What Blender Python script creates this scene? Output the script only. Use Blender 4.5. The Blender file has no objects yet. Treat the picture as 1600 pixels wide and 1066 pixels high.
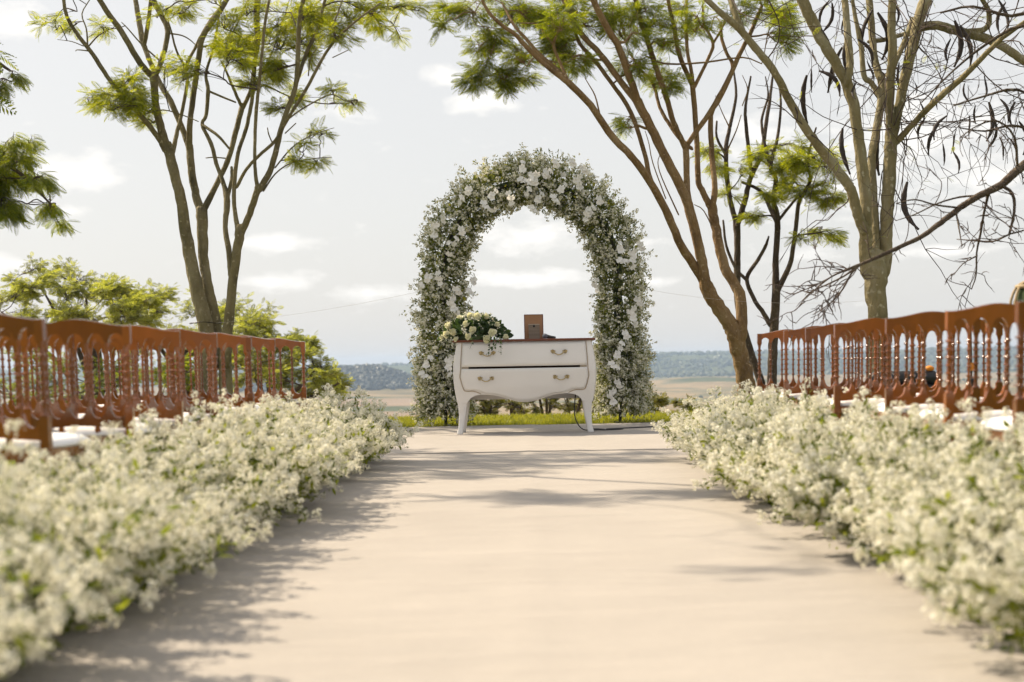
import bpy, math, random
import numpy as np
from mathutils import Matrix, Vector

# ------------------------------------------------------------------ camera, world, sun, exposure
S = bpy.context.scene
COL = S.collection
CAM_H = 0.70
ROLL = math.radians(1.0)
VPX, VPY, FPX = 830.0, 566.0, 2222.0
cam_d = bpy.data.cameras.new('camera'); cam = bpy.data.objects.new('camera', cam_d); COL.objects.link(cam)
cam_d.lens = 50; cam_d.sensor_width = 36
cam_d.shift_x = -(VPX - 800) / 1600; cam_d.shift_y = (VPY - 533) / 1600
cam_d.clip_start = 0.1; cam_d.clip_end = 20000
cam_d.dof.use_dof = True; cam_d.dof.focus_distance = 14.2; cam_d.dof.aperture_fstop = 2.6
cam.matrix_world = Matrix.Translation((0, 0, CAM_H)) @ Matrix.Rotation(math.radians(90), 4, 'X') @ Matrix.Rotation(-ROLL, 4, 'Z')
S.camera = cam

SUN_EL, SUN_AZ = math.radians(45), math.radians(-58)      # azimuth from +Y, negative = left of the view
sun_dir = Vector((math.sin(SUN_AZ) * math.cos(SUN_EL), math.cos(SUN_AZ) * math.cos(SUN_EL), math.sin(SUN_EL)))
W = bpy.data.worlds.new('World'); S.world = W; W.use_nodes = True
wn = W.node_tree; wn.nodes.clear()
def wnode(t, **k):
    n = wn.nodes.new(t)
    for a, b in k.items(): setattr(n, a, b)
    return n
wo = wnode('ShaderNodeOutputWorld'); wb = wnode('ShaderNodeBackground'); wb.inputs[1].default_value = 0.11
sky = wnode('ShaderNodeTexSky'); sky.sky_type = 'NISHITA'; sky.sun_disc = False
sky.sun_elevation = SUN_EL; sky.sun_rotation = SUN_AZ; sky.air_density = 1.0; sky.dust_density = 3.0; sky.ozone_density = 1.0
tc = wnode('ShaderNodeTexCoord')
sep = wnode('ShaderNodeSeparateXYZ'); wn.links.new(tc.outputs['Generated'], sep.inputs[0])
# clouds: small cumulus banks by azimuth and elevation, plus scattered ones over the whole sky
az = wnode('ShaderNodeMath', operation='ARCTAN2'); wn.links.new(sep.outputs[0], az.inputs[0]); wn.links.new(sep.outputs[1], az.inputs[1])
el = wnode('ShaderNodeMath', operation='ARCSINE'); wn.links.new(sep.outputs[2], el.inputs[0])
ae = wnode('ShaderNodeCombineXYZ'); wn.links.new(az.outputs[0], ae.inputs[0]); wn.links.new(el.outputs[0], ae.inputs[1])
mpw = wnode('ShaderNodeMapping'); mpw.inputs['Scale'].default_value = (14, 34, 1); wn.links.new(ae.outputs[0], mpw.inputs[0])
nw = wnode('ShaderNodeTexNoise'); nw.inputs['Scale'].default_value = 2.6; nw.inputs['Detail'].default_value = 7; nw.inputs['Roughness'].default_value = 0.62; wn.links.new(mpw.outputs[0], nw.inputs[0])
acc = None
for (px, py, rx, ry, st) in ((125, 258, 75, 30, 1), (150, 245, 40, 26, .8), (115, 318, 45, 10, .6), (705, 115, 40, 22, .8), (755, 158, 62, 22, .95), (435, 372, 85, 16, .9), (440, 432, 75, 18, .9), (590, 455, 90, 16, .75), (820, 368, 120, 34, .75), (820, 435, 130, 18, .9), (1000, 385, 60, 12, .5), (1300, 300, 190, 60, .55),
        (1440, 215, 160, 70, .75), (1465, 404, 85, 12, .85), (1190, 215, 90, 45, .6), (30, 15, 80, 30, .8), (5, 400, 60, 22, .8), (1020, 442, 60, 10, .6), (560, 175, 50, 18, .5), (1540, 290, 130, 50, .6), (1250, 410, 80, 18, .45), (-300, 200, 160, 60, .8), (1900, 330, 200, 70, .8), (-700, 350, 200, 40, .8), (2400, 150, 200, 70, .8)):
    u = (px - VPX) / FPX; v = (VPY - py) / FPX; a0 = math.atan(u); e0 = math.atan(v * math.cos(a0)) + 0.0175 * u * 0
    m1 = wnode('ShaderNodeMapping'); m1.vector_type = 'POINT'; sx_, sy_ = FPX / rx, FPX / ry
    m1.inputs['Scale'].default_value = (sx_, sy_, 0); m1.inputs['Location'].default_value = (-a0 * sx_, -e0 * sy_, 0); wn.links.new(ae.outputs[0], m1.inputs[0])
    ln = wnode('ShaderNodeVectorMath', operation='LENGTH'); wn.links.new(m1.outputs[0], ln.inputs[0])
    mr = wnode('ShaderNodeMapRange'); wn.links.new(ln.outputs['Value'], mr.inputs[0]); mr.inputs[1].default_value = 1.25; mr.inputs[2].default_value = 0.0; mr.inputs[3].default_value = 0; mr.inputs[4].default_value = st
    if acc is None: acc = mr.outputs[0]
    else:
        mm = wnode('ShaderNodeMath', operation='MAXIMUM'); wn.links.new(acc, mm.inputs[0]); wn.links.new(mr.outputs[0], mm.inputs[1]); acc = mm.outputs[0]
ad = wnode('ShaderNodeMath', operation='MULTIPLY_ADD'); wn.links.new(nw.outputs[0], ad.inputs[0]); ad.inputs[1].default_value = 1.5; wn.links.new(acc, ad.inputs[2])
cr = wnode('ShaderNodeValToRGB'); cr.color_ramp.elements[0].position = 0.50; cr.color_ramp.elements[1].position = 1.0; cr.color_ramp.elements[1].color = (.9, .9, .9, 1)
sb = wnode('ShaderNodeMath', operation='SUBTRACT'); wn.links.new(ad.outputs[0], sb.inputs[0]); sb.inputs[1].default_value = 0.42; wn.links.new(sb.outputs[0], cr.inputs[0])
veil = wnode('ShaderNodeMix', data_type='RGBA'); veil.inputs[0].default_value = 0.85     # thin high veil over the blue
wn.links.new(sky.outputs[0], veil.inputs[6]); veil.inputs[7].default_value = (4.48, 4.40, 4.26, 1)
cl = wnode('ShaderNodeMix', data_type='RGBA'); wn.links.new(cr.outputs[0], cl.inputs[0])
wn.links.new(veil.outputs[2], cl.inputs[6]); cl.inputs[7].default_value = (5.9, 5.75, 5.5, 1)
wn.links.new(cl.outputs[2], wb.inputs[0]); wn.links.new(wb.outputs[0], wo.inputs[0])

sl = bpy.data.lights.new('sun', 'SUN'); sl.energy = 4.4; sl.angle = math.radians(0.6); sl.color = (1.0, 0.86, 0.655)
so = bpy.data.objects.new('sun', sl); COL.objects.link(so); so.location = sun_dir * 60
so.rotation_euler = sun_dir.to_track_quat('Z', 'Y').to_euler()
S.view_settings.view_transform = 'Standard'; S.view_settings.look = 'None'; S.view_settings.gamma = 1
S.view_settings.use_curve_mapping = False; S.view_settings.exposure = 0.80
S.render.engine = 'CYCLES'
S.cycles.use_denoising = True; S.cycles.use_adaptive_sampling = True; S.cycles.adaptive_threshold = 0.025; S.cycles.max_bounces = 6; S.cycles.diffuse_bounces = 3; S.cycles.glossy_bounces = 2
S.cycles.transmission_bounces = 4; S.cycles.volume_bounces = 0; S.cycles.caustics_reflective = False; S.cycles.caustics_refractive = False

# ------------------------------------------------------------------ helpers
rng = np.random.default_rng(7)
CR, SR = math.cos(ROLL), math.sin(ROLL)
def P(px, py, d):
    a, b = px - VPX, VPY - py
    u = a * CR + b * SR; v = -a * SR + b * CR
    return np.array([u * d / FPX, d, CAM_H + v * d / FPX])
def tag(o, label=None, cat=None, group=None, kind=None):
    if label: o['label'] = label
    if cat: o['category'] = cat
    if group: o['group'] = group
    if kind: o['kind'] = kind
    return o
def empty(name, loc=(0, 0, 0), rz=0.0):
    o = bpy.data.objects.new(name, None); COL.objects.link(o)
    o.location = loc; o.rotation_euler = (0, 0, rz); o.empty_display_size = 0.1
    return o
def mesh(name, chunks, mats, smooth=False):
    """chunks: list of (V, F, matidx); F is an (n,3) or (n,4) int array"""
    Vs, loops, starts, totals, mi = [], [], [], [], []
    off = 0; ls = 0
    for c in chunks:
        V, F = np.asarray(c[0], float), np.asarray(c[1], int); m = c[2] if len(c) > 2 else 0
        if len(F) == 0: continue
        Vs.append(V); k = F.shape[1]
        loops.append((F + off).ravel()); starts.append(ls + np.arange(len(F)) * k); totals.append(np.full(len(F), k)); mi.append(np.full(len(F), m))
        off += len(V); ls += F.size
    me = bpy.data.meshes.new(name)
    V = np.concatenate(Vs); L = np.concatenate(loops); st = np.concatenate(starts); to = np.concatenate(totals); mi = np.concatenate(mi)
    me.vertices.add(len(V)); me.vertices.foreach_set('co', V.astype(np.float32).ravel())
    me.loops.add(len(L)); me.loops.foreach_set('vertex_index', L.astype(np.int32))
    me.polygons.add(len(st)); me.polygons.foreach_set('loop_start', st.astype(np.int32)); me.polygons.foreach_set('loop_total', to.astype(np.int32))
    if not isinstance(mats, (list, tuple)): mats = [mats]
    for m in mats: me.materials.append(m)
    me.polygons.foreach_set('material_index', mi.astype(np.int32))
    me.polygons.foreach_set('use_smooth', np.full(len(st), smooth))
    me.update(calc_edges=True)
    return me
def link(name, me, parent=None, loc=None, rot=None):
    o = bpy.data.objects.new(name, me); COL.objects.link(o)
    if parent: o.parent = parent
    if loc is not None: o.location = loc
    if rot is not None: o.rotation_euler = rot
    return o
def obj(name, chunks, mats, parent=None, smooth=False, loc=None, rot=None):
    return link(name, mesh(name, chunks, mats, smooth), parent, loc, rot)
def box(x0, x1, y0, y1, z0, z1):
    V = np.array([[x, y, z] for z in (z0, z1) for y in (y0, y1) for x in (x0, x1)], float)
    F = np.array([[0, 2, 3, 1], [4, 5, 7, 6], [0, 1, 5, 4], [2, 6, 7, 3], [0, 4, 6, 2], [1, 3, 7, 5]])
    return V, F
def norm(a): return a / np.maximum(np.linalg.norm(a, axis=-1, keepdims=True), 1e-9)
def catmull(pts, n=4):
    p = np.asarray(pts, float)
    if len(p) < 3: 
        t = np.linspace(0, 1, n + 1)[:, None]; return p[0] * (1 - t) + p[-1] * t
    q = np.vstack([2 * p[0] - p[1], p, 2 * p[-1] - p[-2]]); out = []
    for i in range(1, len(q) - 2):
        for t in np.arange(n) / n:
            a, b, c, d = q[i - 1], q[i], q[i + 1], q[i + 2]
            out.append(0.5 * (2 * b + (c - a) * t + (2 * a - 5 * b + 4 * c - d) * t * t + (3 * b - a - 3 * c + d) * t ** 3))
    out.append(p[-1]); return np.array(out)
def tube(pts, rad, sides=8, cap=True, wob=0.0):
    p = np.asarray(pts, float); n = len(p); r = np.broadcast_to(np.asarray(rad, float), (n,))
    t = norm(np.gradient(p, axis=0))
    up = np.array([0, 0, 1.0]) if abs(t[0, 2]) < 0.9 else np.array([0, 1.0, 0])
    A = np.zeros((n, 3)); A[0] = norm(np.cross(t[0], up))
    for i in range(1, n):
        a = A[i - 1] - t[i] * np.dot(A[i - 1], t[i]); A[i] = norm(a)
    B = np.cross(t, A); th = np.arange(sides) * 2 * math.pi / sides
    rr = r[:, None] * (1 + wob * rng.normal(size=(n, sides))) if wob else np.repeat(r[:, None], sides, 1)
    V = p[:, None, :] + rr[..., None] * (np.cos(th)[None, :, None] * A[:, None, :] + np.sin(th)[None, :, None] * B[:, None, :])
    V = V.reshape(-1, 3); i = np.arange(n - 1)[:, None] * sides; j = np.arange(sides)[None, :]; j2 = (j + 1) % sides
    F = np.stack([i + j, i + j2, i + sides + j2, i + sides + j], -1).reshape(-1, 4)
    return V, F
def lathe(prof, sides=12):
    """prof: list of (r, z)"""
    pr = np.array(prof, float); th = np.arange(sides) * 2 * math.pi / sides; n = len(pr)
    V = np.stack([pr[:, 0][:, None] * np.cos(th), pr[:, 0][:, None] * np.sin(th), np.repeat(pr[:, 1][:, None], sides, 1)], -1).reshape(-1, 3)
    i = np.arange(n - 1)[:, None] * sides; j = np.arange(sides)[None, :]; j2 = (j + 1) % sides
    F = np.stack([i + j, i + j2, i + sides + j2, i + sides + j], -1).reshape(-1, 4)
    return V, F
def sphere(c, r, nu=12, nv=8):
    z = np.linspace(-1, 1, nv + 1) * math.pi / 2
    V, F = lathe(list(zip(np.maximum(np.cos(z), 0.02), np.sin(z))), nu)
    return V * np.asarray(r) + np.asarray(c), F
def inst(V, F, R, pos):
    """N copies of template: R (N,3,3) rows = images of local axes (scaled), pos (N,3)"""
    N = len(pos); out = np.einsum('vk,nkj->nvj', V, R) + pos[:, None, :]
    FF = F[None] + (np.arange(N) * len(V))[:, None, None]
    return out.reshape(-1, 3), FF.reshape(-1, F.shape[1])
def frames(d, scale, roll=None):
    """local Y -> d, local Z -> roughly up (random roll if given)"""
    d = norm(np.asarray(d, float)); N = len(d)
    up = np.tile([0, 0, 1.0], (N, 1)) + rng.normal(size=(N, 3)) * (0.0 if roll is None else roll)
    x = norm(np.cross(d, up)); z = np.cross(x, d)
    s = np.broadcast_to(np.asarray(scale, float), (N,))[:, None, None]
    return np.stack([x, d, z], 1) * s
def rdir(n, bias=(0, 0, 0)): return norm(rng.normal(size=(n, 3)) + np.asarray(bias))
def ball(n): return rdir(n) * rng.random((n, 1)) ** (1 / 3)

# ------------------------------------------------------------------ materials
def material(name):
    m = bpy.data.materials.new(name); m.use_nodes = True
    nt = m.node_tree; b = nt.nodes['Principled BSDF']; return m, nt, b
def plain(name, col, rough=0.6, metal=0.0, var=0.12, scale=20, bump=0.0, bscale=60, detail=4, stretch=(1, 1, 1), spec=0.4, coat=0.0):
    m, nt, b = material(name); N = nt.nodes.new; L = nt.links.new
    tcn = N('ShaderNodeTexCoord'); mpn = N('ShaderNodeMapping'); mpn.inputs['Scale'].default_value = stretch; L(tcn.outputs['Object'], mpn.inputs[0])
    no = N('ShaderNodeTexNoise'); no.inputs['Scale'].default_value = scale; no.inputs['Detail'].default_value = detail; L(mpn.outputs[0], no.inputs[0])
    rp = N('ShaderNodeMix'); rp.data_type = 'RGBA'; L(no.outputs[0], rp.inputs[0])
    c = np.array(col); rp.inputs[6].default_value = (*np.clip(c * (1 - var * 2), 0, 1), 1); rp.inputs[7].default_value = (*np.clip(c * (1 + var * 2), 0, 1), 1)
    L(rp.outputs[2], b.inputs['Base Color']); b.inputs['Roughness'].default_value = rough; b.inputs['Metallic'].default_value = metal
    b.inputs['Specular IOR Level'].default_value = spec; b.inputs['Coat Weight'].default_value = coat; b.inputs['Coat Roughness'].default_value = 0.15
    if bump:
        n2_ = N('ShaderNodeTexNoise'); n2_.inputs['Scale'].default_value = bscale; n2_.inputs['Detail'].default_value = 6; L(mpn.outputs[0], n2_.inputs[0])
        bp = N('ShaderNodeBump'); bp.inputs['Strength'].default_value = bump; bp.inputs['Distance'].default_value = 0.02; L(n2_.outputs[0], bp.inputs['Height']); L(bp.outputs[0], b.inputs['Normal'])
    return m
def leafmat(name, c0, c1, trans=0.5, tint=(1.25, 1.2, 0.6), rough=0.5, c2=None):
    """thin leaf or petal: diffuse + translucent, colour varied per leaf"""
    m, nt, b = material(name); N = nt.nodes.new; L = nt.links.new
    g = N('ShaderNodeNewGeometry'); rp = N('ShaderNodeValToRGB'); L(g.outputs['Random Per Island'], rp.inputs[0])
    rp.color_ramp.elements[0].color = (*c0, 1); rp.color_ramp.elements[1].color = (*c1, 1)
    if c2 is not None:
        e = rp.color_ramp.elements.new(0.86); e.color = (*c1, 1); rp.color_ramp.elements[2].color = (*c2, 1)
    L(rp.outputs[0], b.inputs['Base Color']); b.inputs['Roughness'].default_value = rough; b.inputs['Specular IOR Level'].default_value = 0.25
    tr = N('ShaderNodeBsdfTranslucent'); mu = N('ShaderNodeMix'); mu.data_type = 'RGBA'; mu.blend_type = 'MULTIPLY'; mu.inputs[0].default_value = 1; mu.clamp_result = False
    L(rp.outputs[0], mu.inputs[6]); mu.inputs[7].default_value = (*tint, 1); L(mu.outputs[2], tr.inputs[0])
    mx = N('ShaderNodeMixShader'); mx.inputs[0].default_value = trans; L(b.outputs[0], mx.inputs[1]); L(tr.outputs[0], mx.inputs[2])
    L(mx.outputs[0], nt.nodes['Material Output'].inputs[0]); return m
def bark(name, c0, c1, c2, scale=5):
    m, nt, b = material(name); N = nt.nodes.new; L = nt.links.new
    tcn = N('ShaderNodeTexCoord'); mpn = N('ShaderNodeMapping'); mpn.inputs['Scale'].default_value = (1, 1, 0.45); L(tcn.outputs['Object'], mpn.inputs[0])
    n1_ = N('ShaderNodeTexNoise'); n1_.inputs['Scale'].default_value = scale; n1_.inputs['Detail'].default_value = 7; n1_.inputs['Roughness'].default_value = 0.62; L(mpn.outputs[0], n1_.inputs[0])
    rp = N('ShaderNodeValToRGB'); L(n1_.outputs[0], rp.inputs[0])
    rp.color_ramp.elements[0].position = 0.32; rp.color_ramp.elements[0].color = (*c0, 1); rp.color_ramp.elements[1].position = 0.68; rp.color_ramp.elements[1].color = (*c2, 1)
    e = rp.color_ramp.elements.new(0.5); e.color = (*c1, 1)
    vo = N('ShaderNodeTexNoise'); vo.inputs['Scale'].default_value = scale * 5; vo.inputs['Detail'].default_value = 3; L(tcn.outputs['Object'], vo.inputs[0])
    r2 = N('ShaderNodeValToRGB'); L(vo.outputs[0], r2.inputs[0]); r2.color_ramp.elements[0].position = 0.62; r2.color_ramp.elements[1].position = 0.7
    mx = N('ShaderNodeMix'); mx.data_type = 'RGBA'; L(r2.outputs[0], mx.inputs[0]); L(rp.outputs[0], mx.inputs[6]); mx.inputs[7].default_value = (*(np.array(c2) * 1.25 + 0.03), 1)
    L(mx.outputs[2], b.inputs['Base Color']); b.inputs['Roughness'].default_value = 0.85; b.inputs['Specular IOR Level'].default_value = 0.2
    n3 = N('ShaderNodeTexNoise'); n3.inputs['Scale'].default_value = scale * 7; n3.inputs['Detail'].default_value = 8; L(mpn.outputs[0], n3.inputs[0])
    bp = N('ShaderNodeBump'); bp.inputs['Strength'].default_value = 0.75; bp.inputs['Distance'].default_value = 0.05; L(n3.outputs[0], bp.inputs['Height']); L(bp.outputs[0], b.inputs['Normal'])
    return m

M = {}
M['bark_grey'] = bark('bark_grey', (0.10, 0.085, 0.05), (0.20, 0.165, 0.09), (0.27, 0.23, 0.14))
M['bark_warm'] = bark('bark_warm', (0.14, 0.085, 0.04), (0.24, 0.15, 0.07), (0.30, 0.21, 0.11))
M['bark_olive'] = bark('bark_olive', (0.12, 0.105, 0.05), (0.23, 0.19, 0.10), (0.29, 0.26, 0.17), 3.2)
M['bark_dark'] = bark('bark_dark', (0.05, 0.035, 0.025), (0.085, 0.06, 0.042), (0.13, 0.10, 0.07))
M['twig'] = plain('twig', (0.07, 0.048, 0.038), 0.9)
M['pod'] = plain('pod', (0.032, 0.02, 0.015), 0.6, var=0.25, scale=12)
M['frond'] = leafmat('frond', (0.11, 0.16, 0.014), (0.30, 0.325, 0.032), 0.66, (1.75, 1.55, 0.5))
M['frond_dark'] = leafmat('frond_dark', (0.08, 0.122, 0.013), (0.24, 0.27, 0.026), 0.62, (1.72, 1.57, 0.5))
M['frond_olive'] = leafmat('frond_olive', (0.15, 0.185, 0.035), (0.36, 0.38, 0.09), 0.6, (1.5, 1.4, 0.7))
M['shrub'] = leafmat('shrub', (0.07, 0.09, 0.02), (0.20, 0.18, 0.05), 0.5, (1.6, 1.5, 0.7))
M['grass'] = leafmat('grass', (0.14, 0.16, 0.02), (0.30, 0.30, 0.045), 0.5, (1.7, 1.6, 0.6))
M['petal'] = leafmat('petal', (0.68, 0.67, 0.55), (0.87, 0.86, 0.78), 0.32, (1.05, 1.0, 0.86), 0.6)
M['orchid'] = leafmat('orchid', (0.86, 0.86, 0.87), (0.92, 0.92, 0.92), 0.35, (1.02, 0.98, 0.92), 0.5)
M['rose'] = leafmat('rose', (0.74, 0.73, 0.52), (0.82, 0.80, 0.64), 0.3, (1.05, 1.0, 0.7), 0.5)
M['sprig_leaf'] = leafmat('sprig_leaf', (0.06, 0.09, 0.012), (0.22, 0.25, 0.035), 0.55, (1.5, 1.45, 0.7))
M['arch_leaf'] = leafmat('arch_leaf', (0.085, 0.11, 0.04), (0.21, 0.24, 0.09), 0.5, (1.7, 1.55, 0.6), 0.5, (0.36, 0.36, 0.07))
M['rose_leaf'] = leafmat('rose_leaf', (0.03, 0.06, 0.025), (0.07, 0.11, 0.045), 0.3, (1.6, 1.5, 0.6))
M['wood_chair'] = plain('wood_chair', (0.205, 0.058, 0.009), 0.20, var=0.3, scale=9, stretch=(1, 1, 0.25), spec=0.4, coat=0.55, bump=0.05)
M['cushion'] = plain('cushion', (0.82, 0.82, 0.84), 0.8, var=0.02, bump=0.2, bscale=40)
M['white_paint'] = plain('white_paint', (0.66, 0.645, 0.63), 0.38, var=0.03, scale=4, bump=0.03, bscale=90)
M['groove'] = plain('groove', (0.36, 0.29, 0.21), 0.5, var=0.1)
M['brown_top'] = plain('brown_top', (0.12, 0.035, 0.016), 0.3, var=0.25, scale=6, stretch=(0.3, 3, 3))
M['brass'] = plain('brass', (0.42, 0.33, 0.17), 0.4, metal=0.8, var=0.15, scale=40)
M['gap_shade_dark'] = plain('gap_shade_dark', (0.05, 0.025, 0.015), 0.9)
M['board'] = plain('board', (0.30, 0.155, 0.075), 0.6, var=0.12, scale=7)
M['board_edge'] = plain('board_edge', (0.10, 0.03, 0.02), 0.5)
M['grey_card'] = plain('grey_card', (0.16, 0.12, 0.085), 0.6, var=0.4, scale=9, stretch=(0.4, 1, 4))
M['black'] = plain('black', (0.012, 0.012, 0.014), 0.5)
M['mic_mesh'] = plain('mic_mesh', (0.20, 0.22, 0.27), 0.5, metal=0.3, bump=0.8, bscale=900)
M['metal_dark'] = plain('metal_dark', (0.04, 0.035, 0.03), 0.5, metal=0.6)
M['orange'] = plain('orange', (0.62, 0.22, 0.02), 0.7)
M['wicker'] = plain('wicker', (0.36, 0.27, 0.15), 0.7, var=0.25, scale=30)
M['kraft'] = plain('kraft', (0.55, 0.38, 0.22), 0.8, var=0.06)
M['rope'] = plain('rope', (0.6, 0.53, 0.46), 0.8)
M['core'] = plain('core', (0.045, 0.065, 0.025), 0.95)

_nt = M['wood_chair'].node_tree; _b = _nt.nodes['Principled BSDF']; _src = _b.inputs['Base Color'].links[0].from_socket
_oi = _nt.nodes.new('ShaderNodeObjectInfo'); _mr = _nt.nodes.new('ShaderNodeMapRange'); _mr.inputs[3].default_value = 0.68; _mr.inputs[4].default_value = 1.35; _nt.links.new(_oi.outputs['Random'], _mr.inputs[0])
_hs = _nt.nodes.new('ShaderNodeHueSaturation'); _nt.links.new(_src, _hs.inputs['Color']); _nt.links.new(_mr.outputs[0], _hs.inputs['Value']); _nt.links.new(_hs.outputs[0], _b.inputs['Base Color'])
# carpet: woven beige with faint wear and footprints
def carpet_mat(name, base):
    m, nt, b = material(name); N = nt.nodes.new; L = nt.links.new
    tcn = N('ShaderNodeTexCoord')
    n1_ = N('ShaderNodeTexNoise'); n1_.inputs['Scale'].default_value = 0.9; n1_.inputs['Detail'].default_value = 6; n1_.inputs['Roughness'].default_value = 0.6; L(tcn.outputs['Object'], n1_.inputs[0])
    n2_ = N('ShaderNodeTexNoise'); n2_.inputs['Scale'].default_value = 55; n2_.inputs['Detail'].default_value = 4; L(tcn.outputs['Object'], n2_.inputs[0])
    ad = N('ShaderNodeMath'); ad.operation = 'MULTIPLY_ADD'; L(n2_.outputs[0], ad.inputs[0]); ad.inputs[1].default_value = 0.35; L(n1_.outputs[0], ad.inputs[2])
    rp = N('ShaderNodeValToRGB'); L(ad.outputs[0], rp.inputs[0]); c = np.array(base)
    rp.color_ramp.elements[0].position = 0.35; rp.color_ramp.elements[0].color = (*(c * 0.88), 1); rp.color_ramp.elements[1].position = 1.0; rp.color_ramp.elements[1].color = (*(c * 1.08), 1)
    L(rp.outputs[0], b.inputs['Base Color']); b.inputs['Roughness'].default_value = 0.95; b.inputs['Specular IOR Level'].default_value = 0.1
    n3 = N('ShaderNodeTexNoise'); n3.inputs['Scale'].default_value = 350; n3.inputs['Detail'].default_value = 2; L(tcn.outputs['Object'], n3.inputs[0])
    mpc = N('ShaderNodeMapping'); mpc.inputs['Scale'].default_value = (1.0, 3.2, 1); mpc.inputs['Rotation'].default_value = (0, 0, 0.12); L(tcn.outputs['Object'], mpc.inputs[0])
    n4 = N('ShaderNodeTexNoise'); n4.inputs['Scale'].default_value = 1.6; n4.inputs['Detail'].default_value = 5; n4.inputs['Roughness'].default_value = 0.55; L(mpc.outputs[0], n4.inputs[0])
    b0 = N('ShaderNodeBump'); b0.inputs['Strength'].default_value = 0.55; b0.inputs['Distance'].default_value = 0.05; L(n4.outputs[0], b0.inputs['Height'])
    bp = N('ShaderNodeBump'); bp.inputs['Strength'].default_value = 0.5; bp.inputs['Distance'].default_value = 0.005; L(n3.outputs[0], bp.inputs['Height']); L(b0.outputs[0], bp.inputs['Normal']); L(bp.outputs[0], b.inputs['Normal'])
    return m
M['carpet'] = carpet_mat('carpet', (0.396, 0.361, 0.328))

# terrain: green lawn on the terrace, dry pasture, ploughed soil, scrub and a darker patch in the valley
def ground_mat():
    m, nt, b = material('ground'); N = nt.nodes.new; L = nt.links.new
    g = N('ShaderNodeNewGeometry'); sp = N('ShaderNodeSeparateXYZ'); L(g.outputs['Position'], sp.inputs[0])
    def noise(scale, detail=5, stretch=(1, 1, 1)):
        mp_ = N('ShaderNodeMapping'); mp_.inputs['Scale'].default_value = stretch; L(g.outputs['Position'], mp_.inputs[0])
        n = N('ShaderNodeTexNoise'); n.inputs['Scale'].default_value = scale; n.inputs['Detail'].default_value = detail; L(mp_.outputs[0], n.inputs[0]); return n.outputs[0]
    def ramp(f, stops):
        r = N('ShaderNodeValToRGB'); L(f, r.inputs[0]); e = r.color_ramp.elements
        e[0].position, e[0].color = stops[0][0], (*stops[0][1], 1); e[1].position, e[1].color = stops[-1][0], (*stops[-1][1], 1)
        for p, c in stops[1:-1]:
            k = e.new(p); k.color = (*c, 1)
        return r.outputs[0]
    def mix(f, a, b_):
        x = N('ShaderNodeMix'); x.data_type = 'RGBA'; L(f, x.inputs[0]); L(a, x.inputs[6]); L(b_, x.inputs[7]); return x.outputs[2]
    def mrange(v, a, b_):
        r = N('ShaderNodeMapRange'); L(v, r.inputs[0]); r.inputs[1].default_value = a; r.inputs[2].default_value = b_; return r.outputs[0]
    lawn = ramp(noise(6, 6), [(0.3, (0.07, 0.09, 0.02)), (0.7, (0.16, 0.17, 0.035))])
    dry = ramp(noise(0.016, 7, (1, 1.4, 1)), [(0.30, (0.11, 0.10, 0.055)), (0.45, (0.22, 0.165, 0.09)), (0.53, (0.30, 0.22, 0.125)), (0.60, (0.13, 0.125, 0.065)), (0.72, (0.25, 0.175, 0.11))])
    soil = ramp(noise(0.02, 4, (0.25, 2.5, 1)), [(0.3, (0.30, 0.215, 0.15)), (0.7, (0.21, 0.16, 0.105))])
    wood = ramp(noise(0.05, 5), [(0.3, (0.05, 0.065, 0.025)), (0.7, (0.10, 0.11, 0.045))])
    left = mrange(sp.outputs[0], -10, -50)
    near = mrange(sp.outputs[1], 980, 900)
    x1 = N('ShaderNodeMath'); x1.operation = 'MULTIPLY'; L(left, x1.inputs[0]); L(near, x1.inputs[1])
    valley = mix(x1.outputs[0], dry, soil)
    wd = noise(0.006, 3, (1, 1.6, 1)); wm = mrange(wd, 0.56, 0.62)
    far = mrange(sp.outputs[1], 1480, 1560)
    wx = N('ShaderNodeMath'); wx.operation = 'MAXIMUM'; L(wm, wx.inputs[0]); L(far, wx.inputs[1])
    hill = N('ShaderNodeAttribute'); hill.attribute_name = 'scrub'
    wy = N('ShaderNodeMath'); wy.operation = 'MAXIMUM'; L(wx.outputs[0], wy.inputs[0]); L(hill.outputs['Fac'], wy.inputs[1])
    valley = mix(wy.outputs[0], valley, wood)
    edge = mrange(sp.outputs[1], 21, 26)
    c = mix(edge, lawn, valley)
    L(c, b.inputs['Base Color']); b.inputs['Roughness'].default_value = 1.0; b.inputs['Specular IOR Level'].default_value = 0.05
    return m
M['ground'] = ground_mat()

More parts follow.
